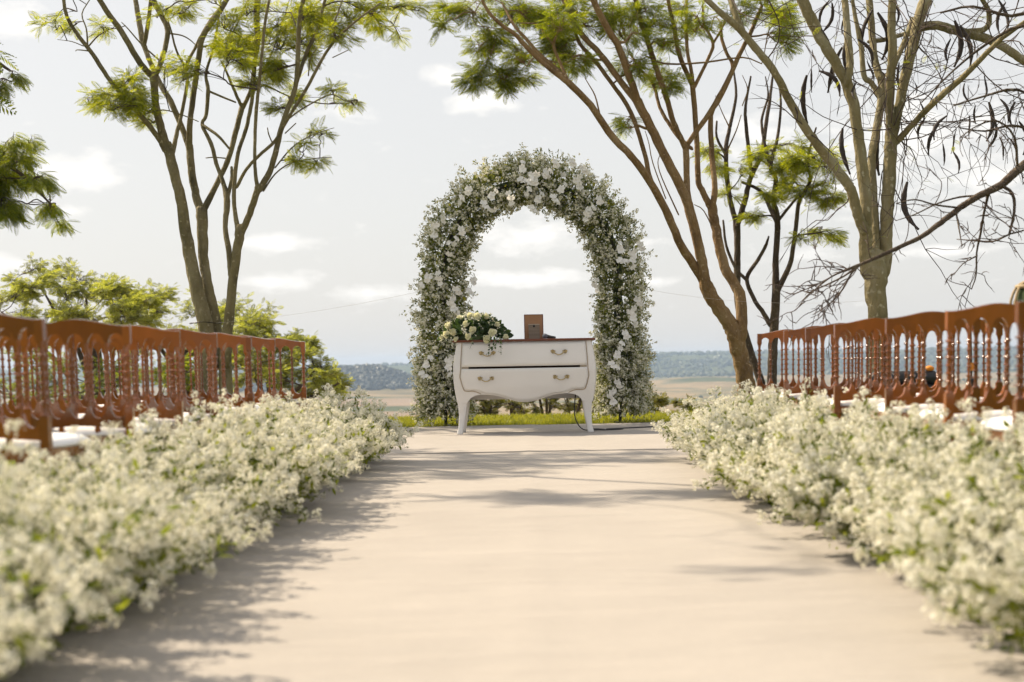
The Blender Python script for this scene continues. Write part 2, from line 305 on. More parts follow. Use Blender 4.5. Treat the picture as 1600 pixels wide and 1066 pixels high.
# ------------------------------------------------------------------ terrain
def sstep(a, b, x):
    t = np.clip((x - a) / (b - a), 0, 1); return t * t * (3 - 2 * t)
def fbm(x, y, s, seed=0):
    r = np.random.default_rng(seed); out = 0
    for o in range(4):
        for k in range(3):
            a = r.random() * 6.28; f = s * 2 ** o * (0.7 + 0.6 * r.random()); out = out + np.sin((x * math.cos(a) + y * math.sin(a)) * f + r.random() * 6.28) / 2 ** o
    return out / 4
def height(x, y):
    x = np.asarray(x, float); y = np.asarray(y, float)
    h = np.interp(y, [-100, 18.2, 19.5, 24, 32, 60, 150, 300, 500, 800, 1200, 1500, 3200], [0, 0, -0.12, -0.9, -2.0, -5, -10, -15.5, -20, -21.5, -20, -18, -18])
    side = sstep(6, 40, np.abs(x)) * sstep(18, 60, y)
    h = h - 0.8 * side
    far = sstep(120, 600, y)
    h = h + far * fbm(x, y, 0.011, 3) * 1.6
    h = h + 5.5 * np.exp(-((x - 150) / 70) ** 2 - ((y - 1250) / 110) ** 2) + 3.5 * np.exp(-((x - 60) / 45) ** 2 - ((y - 1060) / 70) ** 2) + 4 * np.exp(-((x - 260) / 60) ** 2 - ((y - 1000) / 80) ** 2)
    h = h + 19.5 * np.exp(-(np.where(x > -128, (x + 128) / 40, (x + 128) / 110)) ** 2 - ((y - 1150) / 75) ** 2)
    top = 1.5 + 8.0 * sstep(-60, 150, x) + fbm(x, y * .3, 0.009, 9) * 4.5
    h = h + sstep(1520, 2150, y) * (top + 18)
    return h
ys = np.concatenate([np.linspace(-40, 16, 15), np.linspace(17, 40, 24), np.geomspace(43, 480, 26), np.linspace(500, 3000, 150)])
xs = np.concatenate([-np.geomspace(1450, 420, 22), np.linspace(-400, 400, 121), np.geomspace(420, 1450, 22)])
ax = np.sign(np.linspace(-1, 1, 161)) 
xs = np.unique(np.concatenate([xs, np.linspace(-22, 22, 23)]))
X, Y = np.meshgrid(xs, ys); Z = height(X, Y)
V = np.stack([X, Y, Z], -1).reshape(-1, 3); nx = len(xs)
i = np.arange(len(ys) - 1)[:, None] * nx; j = np.arange(nx - 1)[None]
F = np.stack([i + j, i + j + 1, i + nx + j + 1, i + nx + j], -1).reshape(-1, 4)
gm = mesh('ground', [(V, F)], M['ground'], True)
sc = np.clip(19.5 * np.exp(-(np.where(X > -128, (X + 128) / 40, (X + 128) / 110)) ** 2 - ((Y - 1150) / 75) ** 2) / 7, 0, 1)
sc = np.maximum(sc, 0.75 * sstep(0.25, 0.6, np.exp(-((X - 70) / 38) ** 2 - ((Y - 830) / 70) ** 2)))  # plus a darker patch on the right-hand field, in the wood colour
at = gm.attributes.new('scrub', 'FLOAT', 'POINT'); at.data.foreach_set('value', sc.ravel().astype(np.float32))
tag(link('ground', gm), kind='structure')

# far woods: crowns too far away to count, on the ridge, the wooded hill and along the fields
ico_t = (1 + 5 ** 0.5) / 2
icoV = norm(np.array([[-1, ico_t, 0], [1, ico_t, 0], [-1, -ico_t, 0], [1, -ico_t, 0], [0, -1, ico_t], [0, 1, ico_t], [0, -1, -ico_t], [0, 1, -ico_t], [ico_t, 0, -1], [ico_t, 0, 1], [-ico_t, 0, -1], [-ico_t, 0, 1]]))
icoF = np.array([[0, 11, 5], [0, 5, 1], [0, 1, 7], [0, 7, 10], [0, 10, 11], [1, 5, 9], [5, 11, 4], [11, 10, 2], [10, 7, 6], [7, 1, 8], [3, 9, 4], [3, 4, 2], [3, 2, 6], [3, 6, 8], [3, 8, 9], [4, 9, 5], [2, 4, 11], [6, 2, 10], [8, 6, 7], [9, 8, 1]])
def woods(name, x, y, s, mat):
    n = len(x); pos = np.stack([x, y, height(x, y) + s * 0.45], -1)
    R = np.zeros((n, 3, 3)); a = rng.random(n) * 6.28
    R[:, 0, 0] = np.cos(a) * s * rng.uniform(.8, 1.4, n); R[:, 0, 1] = np.sin(a) * s; R[:, 1, 0] = -np.sin(a) * s; R[:, 1, 1] = np.cos(a) * s * rng.uniform(.8, 1.3, n); R[:, 2, 2] = s * rng.uniform(.7, 1.15, n)
    V, F = inst(icoV, icoF, R, pos); V = V + rng.normal(size=V.shape) * np.repeat(s, 12)[:, None] * 0.16
    return obj(name, [(V, F)], mat)
M['wood_hill'] = leafmat('wood_hill', (0.012, 0.018, 0.013), (0.03, 0.038, 0.022), 0.0)
M['wood_far'] = leafmat('wood_far', (0.05, 0.065, 0.035), (0.10, 0.115, 0.055), 0.0)
x = rng.uniform(-850, 850, 11000); y = rng.uniform(1540, 2200, 11000)
keep = (fbm(x, y, 0.02, 5) > -0.25 - 0.3 * (y < 1900)) & ((x > -30) | (rng.random(11000) < .3))
x, y = x[keep], y[keep]
tag(woods('ridge_wood', x, y, rng.uniform(1.3, 3.4, len(x)), M['wood_far']), 'hazy wood covering the far ridge on the horizon', 'wood', kind='stuff')
x = rng.normal(-145, 58, 3800); y = rng.normal(1110, 45, 3800); keep = height(x, y) > -18
x, y = x[keep], y[keep]
tag(woods('hill_wood', x, y, rng.uniform(1.0, 2.4, len(x)), M['wood_hill']), 'dark scrub wood covering the round hill left of the arch', 'wood', kind='stuff')
x = rng.uniform(-300, 380, 700); y = rng.uniform(640, 1500, 700); keep = fbm(x, y * 1.6, 0.02, 21) > 0.42
x, y = x[keep], y[keep]
tag(woods('valley_trees', x, y, rng.uniform(.8, 2.0, len(x)), M['wood_far']), 'scattered trees dotting the dry valley fields', 'trees', kind='stuff')

# ------------------------------------------------------------------ carpet
def sheet(x0, x1, y0, y1, z, nx_, ny_, amp, seed):
    xs_ = np.linspace(x0, x1, nx_); ys_ = np.linspace(y0, y1, ny_); X, Y = np.meshgrid(xs_, ys_)
    Z = z + amp * (0.5 + 0.5 * np.clip(fbm(X * 0.7, Y, 2.3, seed), -1, 1)) + amp * 1.5 * np.exp(-((Y - y1 + 0.02 + 0.03 * np.sin(X * 3)) / 0.05) ** 2)
    Z = Z + .004 * np.exp(-((X + .02 + .012 * np.sin(Y * .8)) / .05) ** 2)
    V = np.stack([X, Y, Z], -1).reshape(-1, 3); i = np.arange(ny_ - 1)[:, None] * nx_; j = np.arange(nx_ - 1)[None]
    F = np.stack([i + j, i + j + 1, i + nx_ + j + 1, i + nx_ + j], -1).reshape(-1, 4)
    b = V.copy(); b[:, 2] = 0.001
    n = len(V); ring = np.concatenate([np.arange(nx_), np.arange(1, ny_) * nx_ + nx_ - 1, (ny_ - 1) * nx_ + np.arange(nx_ - 2, -1, -1), np.arange(ny_ - 2, 0, -1) * nx_])
    r2 = np.roll(ring, -1); skirt = np.stack([ring, ring + n, r2 + n, r2], -1)
    return np.vstack([V, b]), np.vstack([F, skirt])
cp = obj('carpet', [sheet(-1.62, 1.62, -2.0, 11.02, 0.005, 60, 220, 0.005, 1)], M['carpet'], smooth=True)
tag(cp, kind='structure')
cp2 = obj('carpet', [sheet(-3.3, 3.3, 10.92, 15.36, 0.012, 110, 90, 0.007, 2)], M['carpet'], smooth=True)
tag(cp2, kind='structure')

# ------------------------------------------------------------------ lawn blades
def blades(n, x0, x1, y0, y1, h0, h1, w):
    x = rng.uniform(x0, x1, n); y = rng.uniform(y0, y1, n); a = rng.random(n) * 6.28; h = rng.uniform(h0, h1, n)
    b = np.stack([x, y, height(x, y) - 0.005], -1); s = np.stack([np.cos(a), np.sin(a), 0 * a], -1) * w
    lean = np.stack([rng.normal(size=n), rng.normal(size=n), 0 * a], -1) * h[:, None] * 0.45
    t = b + lean; t[:, 2] += h
    m = (b + t) / 2 - lean * 0.15
    V = np.stack([b - s, b + s, m + s * 0.7, t, m - s * 0.7], 1).reshape(-1, 3); k = np.arange(n)[:, None] * 5
    return V, np.concatenate([k + [[0, 1, 2, 4]]]), np.concatenate([k + [[4, 2, 3]]])
gv = []
for a in ((36000, -4.2, 4.2, 15.37, 19.2, 0.03, 0.075, 0.004), (13000, -14, 14, 15.4, 21, 0.03, 0.08, 0.005),
          (3500, -6, -1.66, 0.5, 15, 0.02, 0.05, 0.004), (3500, 1.66, 6, 0.5, 15, 0.02, 0.05, 0.004)):
    V, q, t = blades(*a)
    if a[3] < 15:
        kx = np.repeat(~((np.abs(V[::5, 0]) < 3.36) & (V[::5, 1] > 10.8)), 1); q = q[kx]; t = t[kx]
    gv += [(V, q), (V, t)]
tag(obj('lawn_grass', gv, M['grass']), 'sunlit short green lawn grass behind the carpet', 'grass', kind='stuff')

# ------------------------------------------------------------------ flower sprigs
def leaf_t():      # thin pointed leaf along +Y, 4 tris
    V = np.array([[0, 0, 0], [0.16, 0.35, 0.03], [-0.16, 0.35, 0.03], [0.13, 0.7, 0.02], [-0.13, 0.7, 0.02], [0, 1, -0.04]])
    return V, np.array([[0, 1, 2], [1, 3, 4], [1, 4, 2], [3, 5, 4]])
LEAF_V, LEAF_F = leaf_t()
FLO_V = np.array([[1, 0, 0.25], [0.31, 0.95, 0.25], [-0.81, 0.59, 0.25], [-0.81, -0.59, 0.25], [0.31, -0.95, 0.25], [0, 0, 0]], float)[:, [0, 2, 1]]
FLO_F = np.array([[5, 0, 1], [5, 1, 2], [5, 2, 3], [5, 3, 4], [5, 4, 0]])
def florets(c, n_dir, size):
    return inst(FLO_V, FLO_F, frames(n_dir, size, 1.0), c)
def plume(L, lean, nb, npuff, nflo, fs, leafn):
    """flowering stem: returns floret centres, directions, sizes, leaves and stem points"""
    t = np.linspace(0, 1, 7); d = norm(np.array([lean[0], lean[1], 1.0])); bend = rng.normal(size=3) * 0.08 * L
    pts = t[:, None] * d * L + (t ** 2)[:, None] * bend; pts[:, 2] -= (t ** 2) * 0.12 * L * np.hypot(*lean)
    C, D = [], []; stems = [(pts, np.linspace(0.0025, 0.001, 7))]
    for k in range(nb):
        f = 0.30 + 0.70 * (k + rng.random()) / nb; p = np.array([np.interp(f, t, pts[:, a]) for a in range(3)])
        bl = (0.11 * (1.12 - f) + 0.018) * L / 0.45; bd = norm(d * 0.9 + rdir(1)[0] * 1.0)
        e = p + bd * bl
        for q in range(npuff):
            c = p + bd * bl * (0.35 + 0.65 * (q + 1) / npuff) + rng.normal(size=3) * 0.008
            o = rdir(nflo, bd * 0.5); C.append(c + o * 0.019 * rng.uniform(.45, 1.15, (nflo, 1))); D.append(o)
    lf = rng.random(leafn) * 0.85 + 0.05; lp = np.stack([np.interp(lf, t, pts[:, a]) for a in range(3)], -1) + rng.normal(size=(leafn, 3)) * 0.02
    ld = rdir(leafn, d * 0.7)
    return np.concatenate(C), np.concatenate(D), lp, ld, stems
def clump(seed, n=50):
    global rng
    keep_ = rng; rng = np.random.default_rng(seed)
    fl, le, st = [], [], []
    for k in range(n):
        a = rng.random() * 6.28; r = math.sqrt(rng.random())
        bx, by = 0.17 * r * math.cos(a), 0.20 * r * math.sin(a)
        lean = np.array([math.cos(a), math.sin(a)]) * r ** 1.6 * 1.35 + rng.normal(size=2) * 0.12
        L = rng.uniform(0.40, 0.56) * (1 - 0.16 * r) * (1.06 if rng.random() < 0.10 else 1)
        C, D, lp, ld, s_ = plume(L, lean, 11, 2, 16, 0.008, 56)
        b0 = np.array([bx, by, 0.0])
        for arr in (C, lp): arr += b0
        C[:, 2] = np.maximum(C[:, 2], 0.012); lp[:, 2] = np.maximum(lp[:, 2], 0.012)
        fl.append(florets(C, D, rng.uniform(0.0040, 0.0066, len(C)))); le.append(inst(LEAF_V, LEAF_F, frames(ld, rng.uniform(0.025, 0.05, len(lp)), 0.8), lp))
        st += [(*tube(np.maximum(p + b0, [-9, -9, 0.002]), r_, 3), 1) for p, r_ in s_]
    low = 260; lp = np.stack([rng.uniform(-.15, 0.15, low), rng.uniform(-.18, 0.18, low), rng.uniform(0.02, 0.26, low)], -1)
    le.append(inst(LEAF_V, LEAF_F, frames(rdir(low, (0, 0, .4)), rng.uniform(0.04, 0.07, low), 0.8), lp))
    me = mesh('flower_clump', [(a, b, 0) for a, b in fl] + [(a, b, 1) for a, b in le] + st, [M['petal'], M['sprig_leaf']])
    rng = keep_; return me
clumps = [clump(100 + k) for k in range(4)]
random.seed(4)
for sx, lab in ((-1, 'long border of white filler flowers along the left side of the aisle'), (1, 'long border of white filler flowers along the right side of the aisle')):
    b = tag(empty('flower_border', (sx * (1.41 if sx < 0 else 1.38), 6.2, 0.006)), lab, 'flower border', 'flower borders along the aisle')
    y = 1.55; k = 0
    while y < 10.22:
        me = clumps[(k * 3 + (sx > 0) * 2 + k // 4) % 4]
        o = link('flower_clump', me, b, (random.uniform(-0.05, 0.05) + (0.03 if y < 3 else 0) * sx, y - 6.2, 0.01), (0, 0, random.random() * 6.28))
        s = random.uniform(0.92, 1.08); o.scale = (s, s, s * random.uniform(0.88, 1.01)); o['kind'] = 'stuff'
        y += random.uniform(0.27, 0.36); k += 1

# ------------------------------------------------------------------ flower arch
ARCH_Y = 15.75
def arch_pt(t):          # t in 0..1 along the centre line
    Hs, R = 1.66, 0.965; tot = 2 * Hs + math.pi * R; s = t * tot
    if s < Hs: return np.array([-R, 0, s]), np.array([-1.0, 0, 0])
    if s > tot - Hs: return np.array([R, 0, tot - s]), np.array([1.0, 0, 0])
    a = math.pi - (s - Hs) / R; return np.array([R * math.cos(a), 0, Hs + R * 1.06 * math.sin(a)]), np.array([math.cos(a), 0, math.sin(a)])
ac = P(832, 600, ARCH_Y)
arch = tag(empty('flower_arch', (ac[0], ARCH_Y, 0.0)), 'tall round arch covered in white filler flowers, greenery and orchids', 'flower arch')
pts = np.array([arch_pt(t)[0] for t in np.linspace(0, 1, 60)])
for sy in (-0.06, 0.06):
    obj('frame_tube', [tube(pts + [0, sy, 0], 0.014, 8)], M['metal_dark'], arch, True)
for sx in (-1, 1):
    obj('foot', [box(sx * 0.965 - 0.05, sx * 0.965 + 0.05, -0.26, 0.26, 0, 0.018)], M['metal_dark'], arch)
core_p = np.array([arch_pt(t)[0] for t in np.linspace(0.035, 0.965, 60)])
cv, cf = tube(core_p, 0.05, 10, wob=0.12); obj('foam_core', [(cv, cf)], M['core'], arch)
fl, le, st = [], [], []
NS = 3000
for k in range(NS):
    t = 0.03 + 0.94 * rng.random() if k % 4 else 0.02 + rng.choice([0, .84]) + .12 * rng.random(); p, nrm = arch_pt(t)
    a = rng.random() * 6.28; out = norm(nrm * math.cos(a) + np.array([0, 1.0, 0]) * math.sin(a) * 1.0 + rng.normal(size=3) * 0.10)
    tang = np.cross(nrm, [0, 1.0, 0]); leg = abs(t - 0.5) > 0.24
    grav = np.array([0, 0, 0.30 if not leg else rng.normal(-0.05, 0.45)])
    if p[2] < 0.5: grav = np.array([0, 0, -0.5 * rng.random()])
    d = norm(out + grav + tang * rng.normal() * 0.35)
    r0 = 0.20; L = rng.uniform(0.12, 0.20) * (1.2 if math.cos(a) > 0.3 else 0.85 if math.cos(a) < -0.3 else 0.95)
    if rng.random() < 0.06 and math.cos(a) > 0: L *= 1.35
    tt = np.linspace(0, 1, 4); bend = rng.normal(size=3) * 0.03
    sp_ = p + out * r0 * rng.uniform(.35, .92) + tt[:, None] * d * L + (tt ** 2)[:, None] * bend
    if sp_[-1, 2] < 0.06: sp_[:, 2] += 0.06 - sp_[-1, 2]
    nb = 7 if rng.random() < 0.85 else 3; C, D = [], []
    for q in range(nb):
        f = rng.uniform(0.35, 1.0); c = np.array([np.interp(f, tt, sp_[:, x_]) for x_ in range(3)]); bd = norm(d + rdir(1)[0] * 1.1)
        c = c + bd * rng.uniform(0.012, 0.05); m_ = 4; o = rdir(m_, bd * 0.6); C.append(c + o * 0.012); D.append(o)
    C = np.concatenate(C); D = np.concatenate(D)
    fl.append(florets(C, D, rng.uniform(0.007, 0.012, len(C))))
    m_ = 15; f = rng.random(m_); lp = np.stack([np.interp(f, tt, sp_[:, x_]) for x_ in range(3)], -1); ld = rdir(m_, d * 0.9)
    le.append(inst(LEAF_V, LEAF_F, frames(ld, rng.uniform(0.026, 0.050, m_), 0.8), lp + ld * 0.006))
    if k % 2 == 0: st.append((*tube(sp_, [0.002, 0.0016, 0.0013, 0.0008], 3), 0))
tf = rng.uniform(.03, .97, 6500); cp_ = np.array([np.concatenate(arch_pt(t)) for t in tf]); th_ = rng.random(6500) * 6.28; rr_ = (.07 + .15 * np.sqrt(rng.random(6500)))[:, None]
od = cp_[:, 3:] * np.cos(th_)[:, None] + np.array([[0, 1.0, 0]]) * np.sin(th_)[:, None]; fp_ = cp_[:, :3] + od * rr_; fp_[:, 2] = np.maximum(fp_[:, 2], .06)
le.append(inst(LEAF_V * [1.5, 1, 1], LEAF_F, frames(norm(od + rng.normal(size=od.shape) * .6), rng.uniform(.045, .075, 6500), .8), fp_))
g_ = obj('greenery', [(a, b, 0) for a, b in le] + st, [M['arch_leaf']], arch); g_['kind'] = 'stuff'
f_ = obj('filler_flowers', fl, [M['petal']], arch); f_['kind'] = 'stuff'
# orchid sprays
def petal_patch(w, l, cup, n=4):
    u = np.linspace(-1, 1, n + 1); v = np.linspace(0, 1, n + 1); U, Vv = np.meshgrid(u, v)
    prof = np.sin(np.clip(Vv * 0.9 + 0.08, 0, 1) * math.pi) ** 0.6
    X = U * w * prof; Y = Vv * l; Z = cup * (U ** 2) * prof - cup * 0.8 * Vv ** 2
    VV = np.stack([X, Y, Z], -1).reshape(-1, 3); m = n + 1; i = np.arange(n)[:, None] * m; j = np.arange(n)[None]
    return VV, np.stack([i + j, i + j + 1, i + m + j + 1, i + m + j], -1).reshape(-1, 4)
def rotz(V, a):
    c, s = math.cos(a), math.sin(a); return V @ np.array([[c, s, 0], [-s, c, 0], [0, 0, 1]])
def orchid_bloom():
    ch = []
    for a, w, l in ((0, .26, 1.0), (2.45, .25, 1.0), (-2.45, .25, 1.0)):
        V, F = petal_patch(w, l, .12, 3); ch.append((rotz(V, a), F))
    for a in (1.35, -1.35):
        V, F = petal_patch(.55, 1.0, .12, 4); V = rotz(V, a); V[:, 2] += 0.06; ch.append((V, F))
    V, F = petal_patch(.2, .45, -.3, 2); V = rotz(V, math.pi); V[:, 2] += 0.15; ch.append((V, F))
    return ch
BLOOM = orchid_bloom()
def orchid_spray(seed, n):
    r = np.random.default_rng(seed); ch = []
    t = np.linspace(0, 1, n); pts_ = np.stack([0.05 * np.sin(t * 3 + seed), -0.01 - 0.05 * np.sin(t * math.pi), -t * 0.036 * n], -1)
    for k in range(n):
        c = pts_[k] + [r.normal() * 0.028, -0.02 - 0.03 * r.random(), r.normal() * 0.01]; s = r.uniform(0.039, 0.049)
        face = norm(np.array([r.normal() * 0.8, -1, r.normal() * 0.5 - 0.1])); up = norm(np.cross(face, [1, 0, 0.0]) * -1 + r.normal(size=3) * 0.15); xx = norm(np.cross(up, face)); up = np.cross(face, xx)
        R = np.stack([xx, up, face]) * s
        for V, F in BLOOM: ch.append((V @ R + c, F, 0))
    ch.append((*tube(catmull(np.vstack([[0, 0.06, 0.04], pts_]), 3), 0.0025, 5), 1))
    return mesh('orchid_spray', ch, [M['orchid'], M['arch_leaf']], True)
sprays = [orchid_spray(k, n) for k, n in enumerate((3, 4, 6, 7, 2))]
for k, (px, py, v) in enumerate([(686, 340, 3), (713, 360, 1), (704, 388, 4), (685, 428, 0), (666, 432, 1), (731, 430, 2), (703, 455, 3), (727, 296, 1), (768, 298, 2), (794, 303, 0), (828, 283, 1), (811, 257, 2),
        (845, 264, 3), (859, 254, 1), (840, 303, 2), (876, 288, 2), (885, 250, 1), (901, 264, 3), (927, 312, 1), (919, 328, 0), (962, 384, 2), (990, 380, 3), (935, 438, 0), (986, 470, 3), (969, 523, 1), (963, 545, 2), (957, 600, 3), (708, 548, 3), (668, 560, 2), (765, 320, 4)]):
    w = P(px, py, ARCH_Y - 0.32) - np.array([ac[0], ARCH_Y, 0]); q = arch_pt(np.clip(np.argmin(np.linalg.norm(np.array([arch_pt(t)[0][[0, 2]] for t in np.linspace(0, 1, 200)]) - w[[0, 2]], axis=1)) / 199, 0, 1))[0]
    off = np.linalg.norm((w - q)[[0, 2]]); yy = -math.sqrt(max(0.33 ** 2 - min(off, 0.31) ** 2, 0.02))
    ang = math.atan2((w - q)[0], 0.34) * 0.8
    link('orchid_spray', sprays[v], arch, (w[0], yy, w[2]), (0, rng.normal() * 0.3, ang))

# ------------------------------------------------------------------ chest of drawers
CH = empty('bombe_chest', (P(821, 640, 13.7)[0], 13.93, 0.016), math.radians(-1.0))
tag(CH, 'off white bombe chest of drawers with brown top and brass handles', 'chest of drawers')
zW = [0, .08, .18, .28, .345, .41, .51, .65, .765, .885]; hW = [.655, .643, .638, .646, .66, .67, .682, .683, .668, .645]
def HW(z): return np.interp(z, zW, hW)
zi = [.297, .18, .08, 0]
ap_x = [0, .06, .14, .23, .30, .40, .48, .53, .562, .70]; ap_z = [.300, .305, .325, .356, .372, .380, .370, .342, .300, .300]
def APZ(x): return np.interp(np.abs(x), ap_x, ap_z)
def yfront(x, z):
    b = np.interp(z, [0.3, .45, .6, .72, .89], [-.225, -.255, -.265, -.250, -.215]); return b - 0.022 * np.cos(np.clip(x / .66, -1, 1) * math.pi / 2)
YB = 0.215
def front_grid(xs_, zlo, zhi, nz, off, hole=None):
    n = len(xs_); rows = np.linspace(0, 1, nz); lo = np.broadcast_to(zlo, (n,)); hi = np.broadcast_to(zhi, (n,))
    Zg = lo[None] + (hi - lo)[None] * rows[:, None]; return Zg
def slab(xf, zlo, zhi, nz, thick, proud, base=0.0):
    """curved drawer front; xf(z)->half width, columns scaled"""
    s = np.linspace(-1, 1, 41); rows = np.linspace(0, 1, nz); Vs = []
    for off in (proud, base):
        for r in rows:
            for q in s:
                x0 = q * 0.6; lo = zlo(x0); z = lo + (zhi - lo) * r; x = q * xf(z); Vs.append([x, yfront(x, z) - off, z])
    V = np.array(Vs); m = 41; n = m * nz
    # soften the rim of the face
    i = np.arange(nz - 1)[:, None] * m; j = np.arange(m - 1)[None]; F = np.stack([i + j, i + j + 1, i + m + j + 1, i + m + j], -1).reshape(-1, 4)
    ring = np.concatenate([np.arange(m), np.arange(1, nz) * m + m - 1, (nz - 1) * m + np.arange(m - 2, -1, -1), np.arange(nz - 2, 0, -1) * m]); r2 = np.roll(ring, -1)
    return V, np.vstack([F, np.stack([ring, ring + n, r2 + n, r2], -1)])
# carcass: front frame with the open gap, sides, back
zr = np.array([0, .15, .3, .45, .6, .7]); cx_ = np.linspace(-1, 1, 57)
rowsA = np.concatenate([np.linspace(0, 1, 9)]); ch = []
def panel(z0f, z1f, nz, xsel=None):
    s = cx_; Vs = []
    for r in np.linspace(0, 1, nz):
        for q in s:
            a = z0f(q * .66); z = a + (z1f - a) * r; x = q * HW(z); Vs.append([x, yfront(x, z), z])
    m = len(s); i = np.arange(nz - 1)[:, None] * m; j = np.arange(m - 1)[None]; F = np.stack([i + j, i + j + 1, i + m + j + 1, i + m + j], -1)
    if xsel is not None: F = F[:, xsel]
    return np.array(Vs), F.reshape(-1, 4)
ch.append(panel(lambda x: float(APZ(x)), .628, 12)); ch.append(panel(lambda x: .648, .885, 8))
ch.append(panel(lambda x: .628, .648, 2, np.abs((cx_[1:] + cx_[:-1]) / 2) > 0.80))
for sx in (-1, 1):
    zz = np.linspace(.30, .885, 14); yy = np.linspace(0, 1, 6); Vs = []
    for z in zz:
        f = float(yfront(HW(z), z))
        for q in yy: Vs.append([sx * (HW(z) + 0.014 * math.sin(q * math.pi)), f + (YB - f) * q, z])
    i = np.arange(13)[:, None] * 6; j = np.arange(5)[None]
    F = np.stack([i + j, i + j + 1, i + 6 + j + 1, i + 6 + j], -1).reshape(-1, 4); ch.append((np.array(Vs), F if sx > 0 else F[:, ::-1]))
ch.append(box(-.645, .645, YB - .012, YB, .32, .884)); 
obj('body', ch, M['white_paint'], CH, True)
obj('gap_shade', [box(-.60, .60, -.19, YB - .02, .40, .86)], M['gap_shade_dark'], CH)  # dark block that paints the shade behind the open drawer gap
# top
s = np.linspace(0, 2 * math.pi, 97)[:-1]; out = []
n_side = 30
fx = np.linspace(-.69, .69, n_side); out = [[x, float(yfront(x, .89)) - .035 + 0.02 * (abs(x) / .69) ** 6, 0] for x in fx] + [[.695, -.05, 0], [.685, .10, 0], [.69, YB + .012, 0], [-.69, YB + .012, 0], [-.685, .10, 0], [-.695, -.05, 0]]
o_ = np.array(out); n = len(o_); lev = []
for z, k in ((.886, .985), (.889, .996), (.900, 1.0), (.906, .995), (.908, .985)):
    q = o_ * [k, k, 1]; q[:, 2] = z; lev.append(q)
V = np.vstack(lev + [[[0, 0, .908]], [[0, 0, .886]]]); F = []
for l in range(4):
    a = np.arange(n) + l * n; b2 = np.roll(np.arange(n), -1) + l * n; F.append(np.stack([a, b2, b2 + n, a + n], -1))
T_ = np.stack([np.arange(n) + 4 * n, np.roll(np.arange(n), -1) + 4 * n, np.full(n, 5 * n)], -1); B_ = np.stack([np.roll(np.arange(n), -1), np.arange(n), np.full(n, 5 * n + 1)], -1)
obj('top', [(V, np.vstack(F)), (V, T_), (V, B_)], M['brown_top'], CH)
# drawers
up_w = lambda z: float(np.interp(z, [.42, .47, .55, .62, .75, .89], [.572, .592, .612, .604, .598, .588]))
dU = obj('drawer', [slab(up_w, lambda x: .648, .876, 8, 0, .012, -.004)], M['white_paint'], CH, True)
def lowz(x):
    ax_ = abs(x)
    return float(APZ(x) + .008) if ax_ < .40 else float(np.interp(ax_, [.40, .44, .50, .56, .60], [.388, .412, .424, .422, .428]))
dL = obj('drawer', [slab(up_w, lowz, .628, 12, 0, .012, -.004)], M['white_paint'], CH, True)
# tan strips standing in for the shadowed grooves beside the drawers
for sx in (-1, 1):
    zz = np.linspace(.43, .878, 20); ln = [[sx * (up_w(z) + .009), float(yfront(up_w(z), z)) - .001, z] for z in zz[::-1]]
    ln += [[sx * x, float(yfront(x, z)) - .001, z] for x, z in ((.575, .417), (.54, .412), (.50, .414), (.455, .402), (.42, .386))]
    obj('groove_shade', [tube(catmull(ln, 2), .0045, 6)], M['groove'], CH, True)
    obj('groove_shade', [tube(np.array([[sx * x, float(yfront(x, .638)) - .002, .638] for x in np.linspace(.535, .600, 6)]), .007, 6)], M['groove'], CH, True)
# handles
def handle_mesh():
    t = np.linspace(0, 1, 17); U = np.stack([(t - .5) * .098, -.022 + 0 * t - .008 * np.sin(t * math.pi), -.026 * np.sin(t * math.pi) ** .8], -1)
    ch = [tube(U, .0048 + .002 * np.abs(t - .5), 8)]
    for sx in (-1, 1):
        for a, l in ((0.3, .034), (-0.5, .028), (1.1, .024), (2.6, .02)):
            V, F = petal_patch(.4, 1.0, .25, 3); V = V * l; c, s_ = math.cos(a), math.sin(a)
            V = np.stack([V[:, 1] * c - V[:, 0] * s_, -V[:, 2] - .006, V[:, 1] * s_ + V[:, 0] * c], -1); V[:, 0] *= sx; V[:, 0] += sx * .05; V[:, 2] += .002; ch.append((V, F))
        ch.append(sphere((sx * .05, -.014, 0), .009, 8, 6)); ch.append(tube([[sx * .05, .004, 0], [sx * .05, -.02, 0]], .005, 6))
    return mesh('handle', ch, M['brass'], True)
hm = handle_mesh()
for d_, x, z in ((dU, -.352, .775), (dU, .336, .778), (dL, -.367, .532), (dL, .352, .536)):
    link('handle', hm, d_, (x, float(yfront(x, z)) - .012, z))
# cabriole legs
def leg_mesh(back):
    zz = np.linspace(0, .304, 22); Vs = []
    for z in zz:
        xo = float(HW(z)); xi = float(np.interp(z, [0, .08, .18, .297, .40], [.606, .590, .572, .556, .54]))
        yf = float(np.interp(z, [0, .03, .09, .2, .304], [-.268, -.258, -.238, -.222, float(yfront(.6, .304)) + .0015])); yd = .055 + .06 * (z / .3)
        if z < .03: xo += .004; xi -= .003
        y0, y1 = (yf, yf + yd) if not back else (YB - yd, YB + .004)
        bv = .008
        Vs += [[xi + bv, y0, z], [xo - bv, y0, z], [xo, y0 + bv, z], [xo, y1 - bv, z], [xo - bv, y1, z], [xi + bv, y1, z], [xi, y1 - bv, z], [xi, y0 + bv, z]]
    V = np.array(Vs); i = np.arange(21)[:, None] * 8; j = np.arange(8)[None]; j2 = (j + 1) % 8
    F = np.stack([i + j, i + j2, i + 8 + j2, i + 8 + j], -1).reshape(-1, 4); Fb = np.array([[7, 6, 1, 0], [6, 5, 2, 1], [5, 4, 3, 2]])
    return V, np.vstack([F, Fb])
for back in (0, 1):
    V, F = leg_mesh(back)
    for sx in (-1, 1):
        obj('leg', [(V * [sx, 1, 1], F if sx > 0 else F[:, ::-1])], M['white_paint'], CH, True)
CHX = CH.location.x; TOPZ = .016 + .908

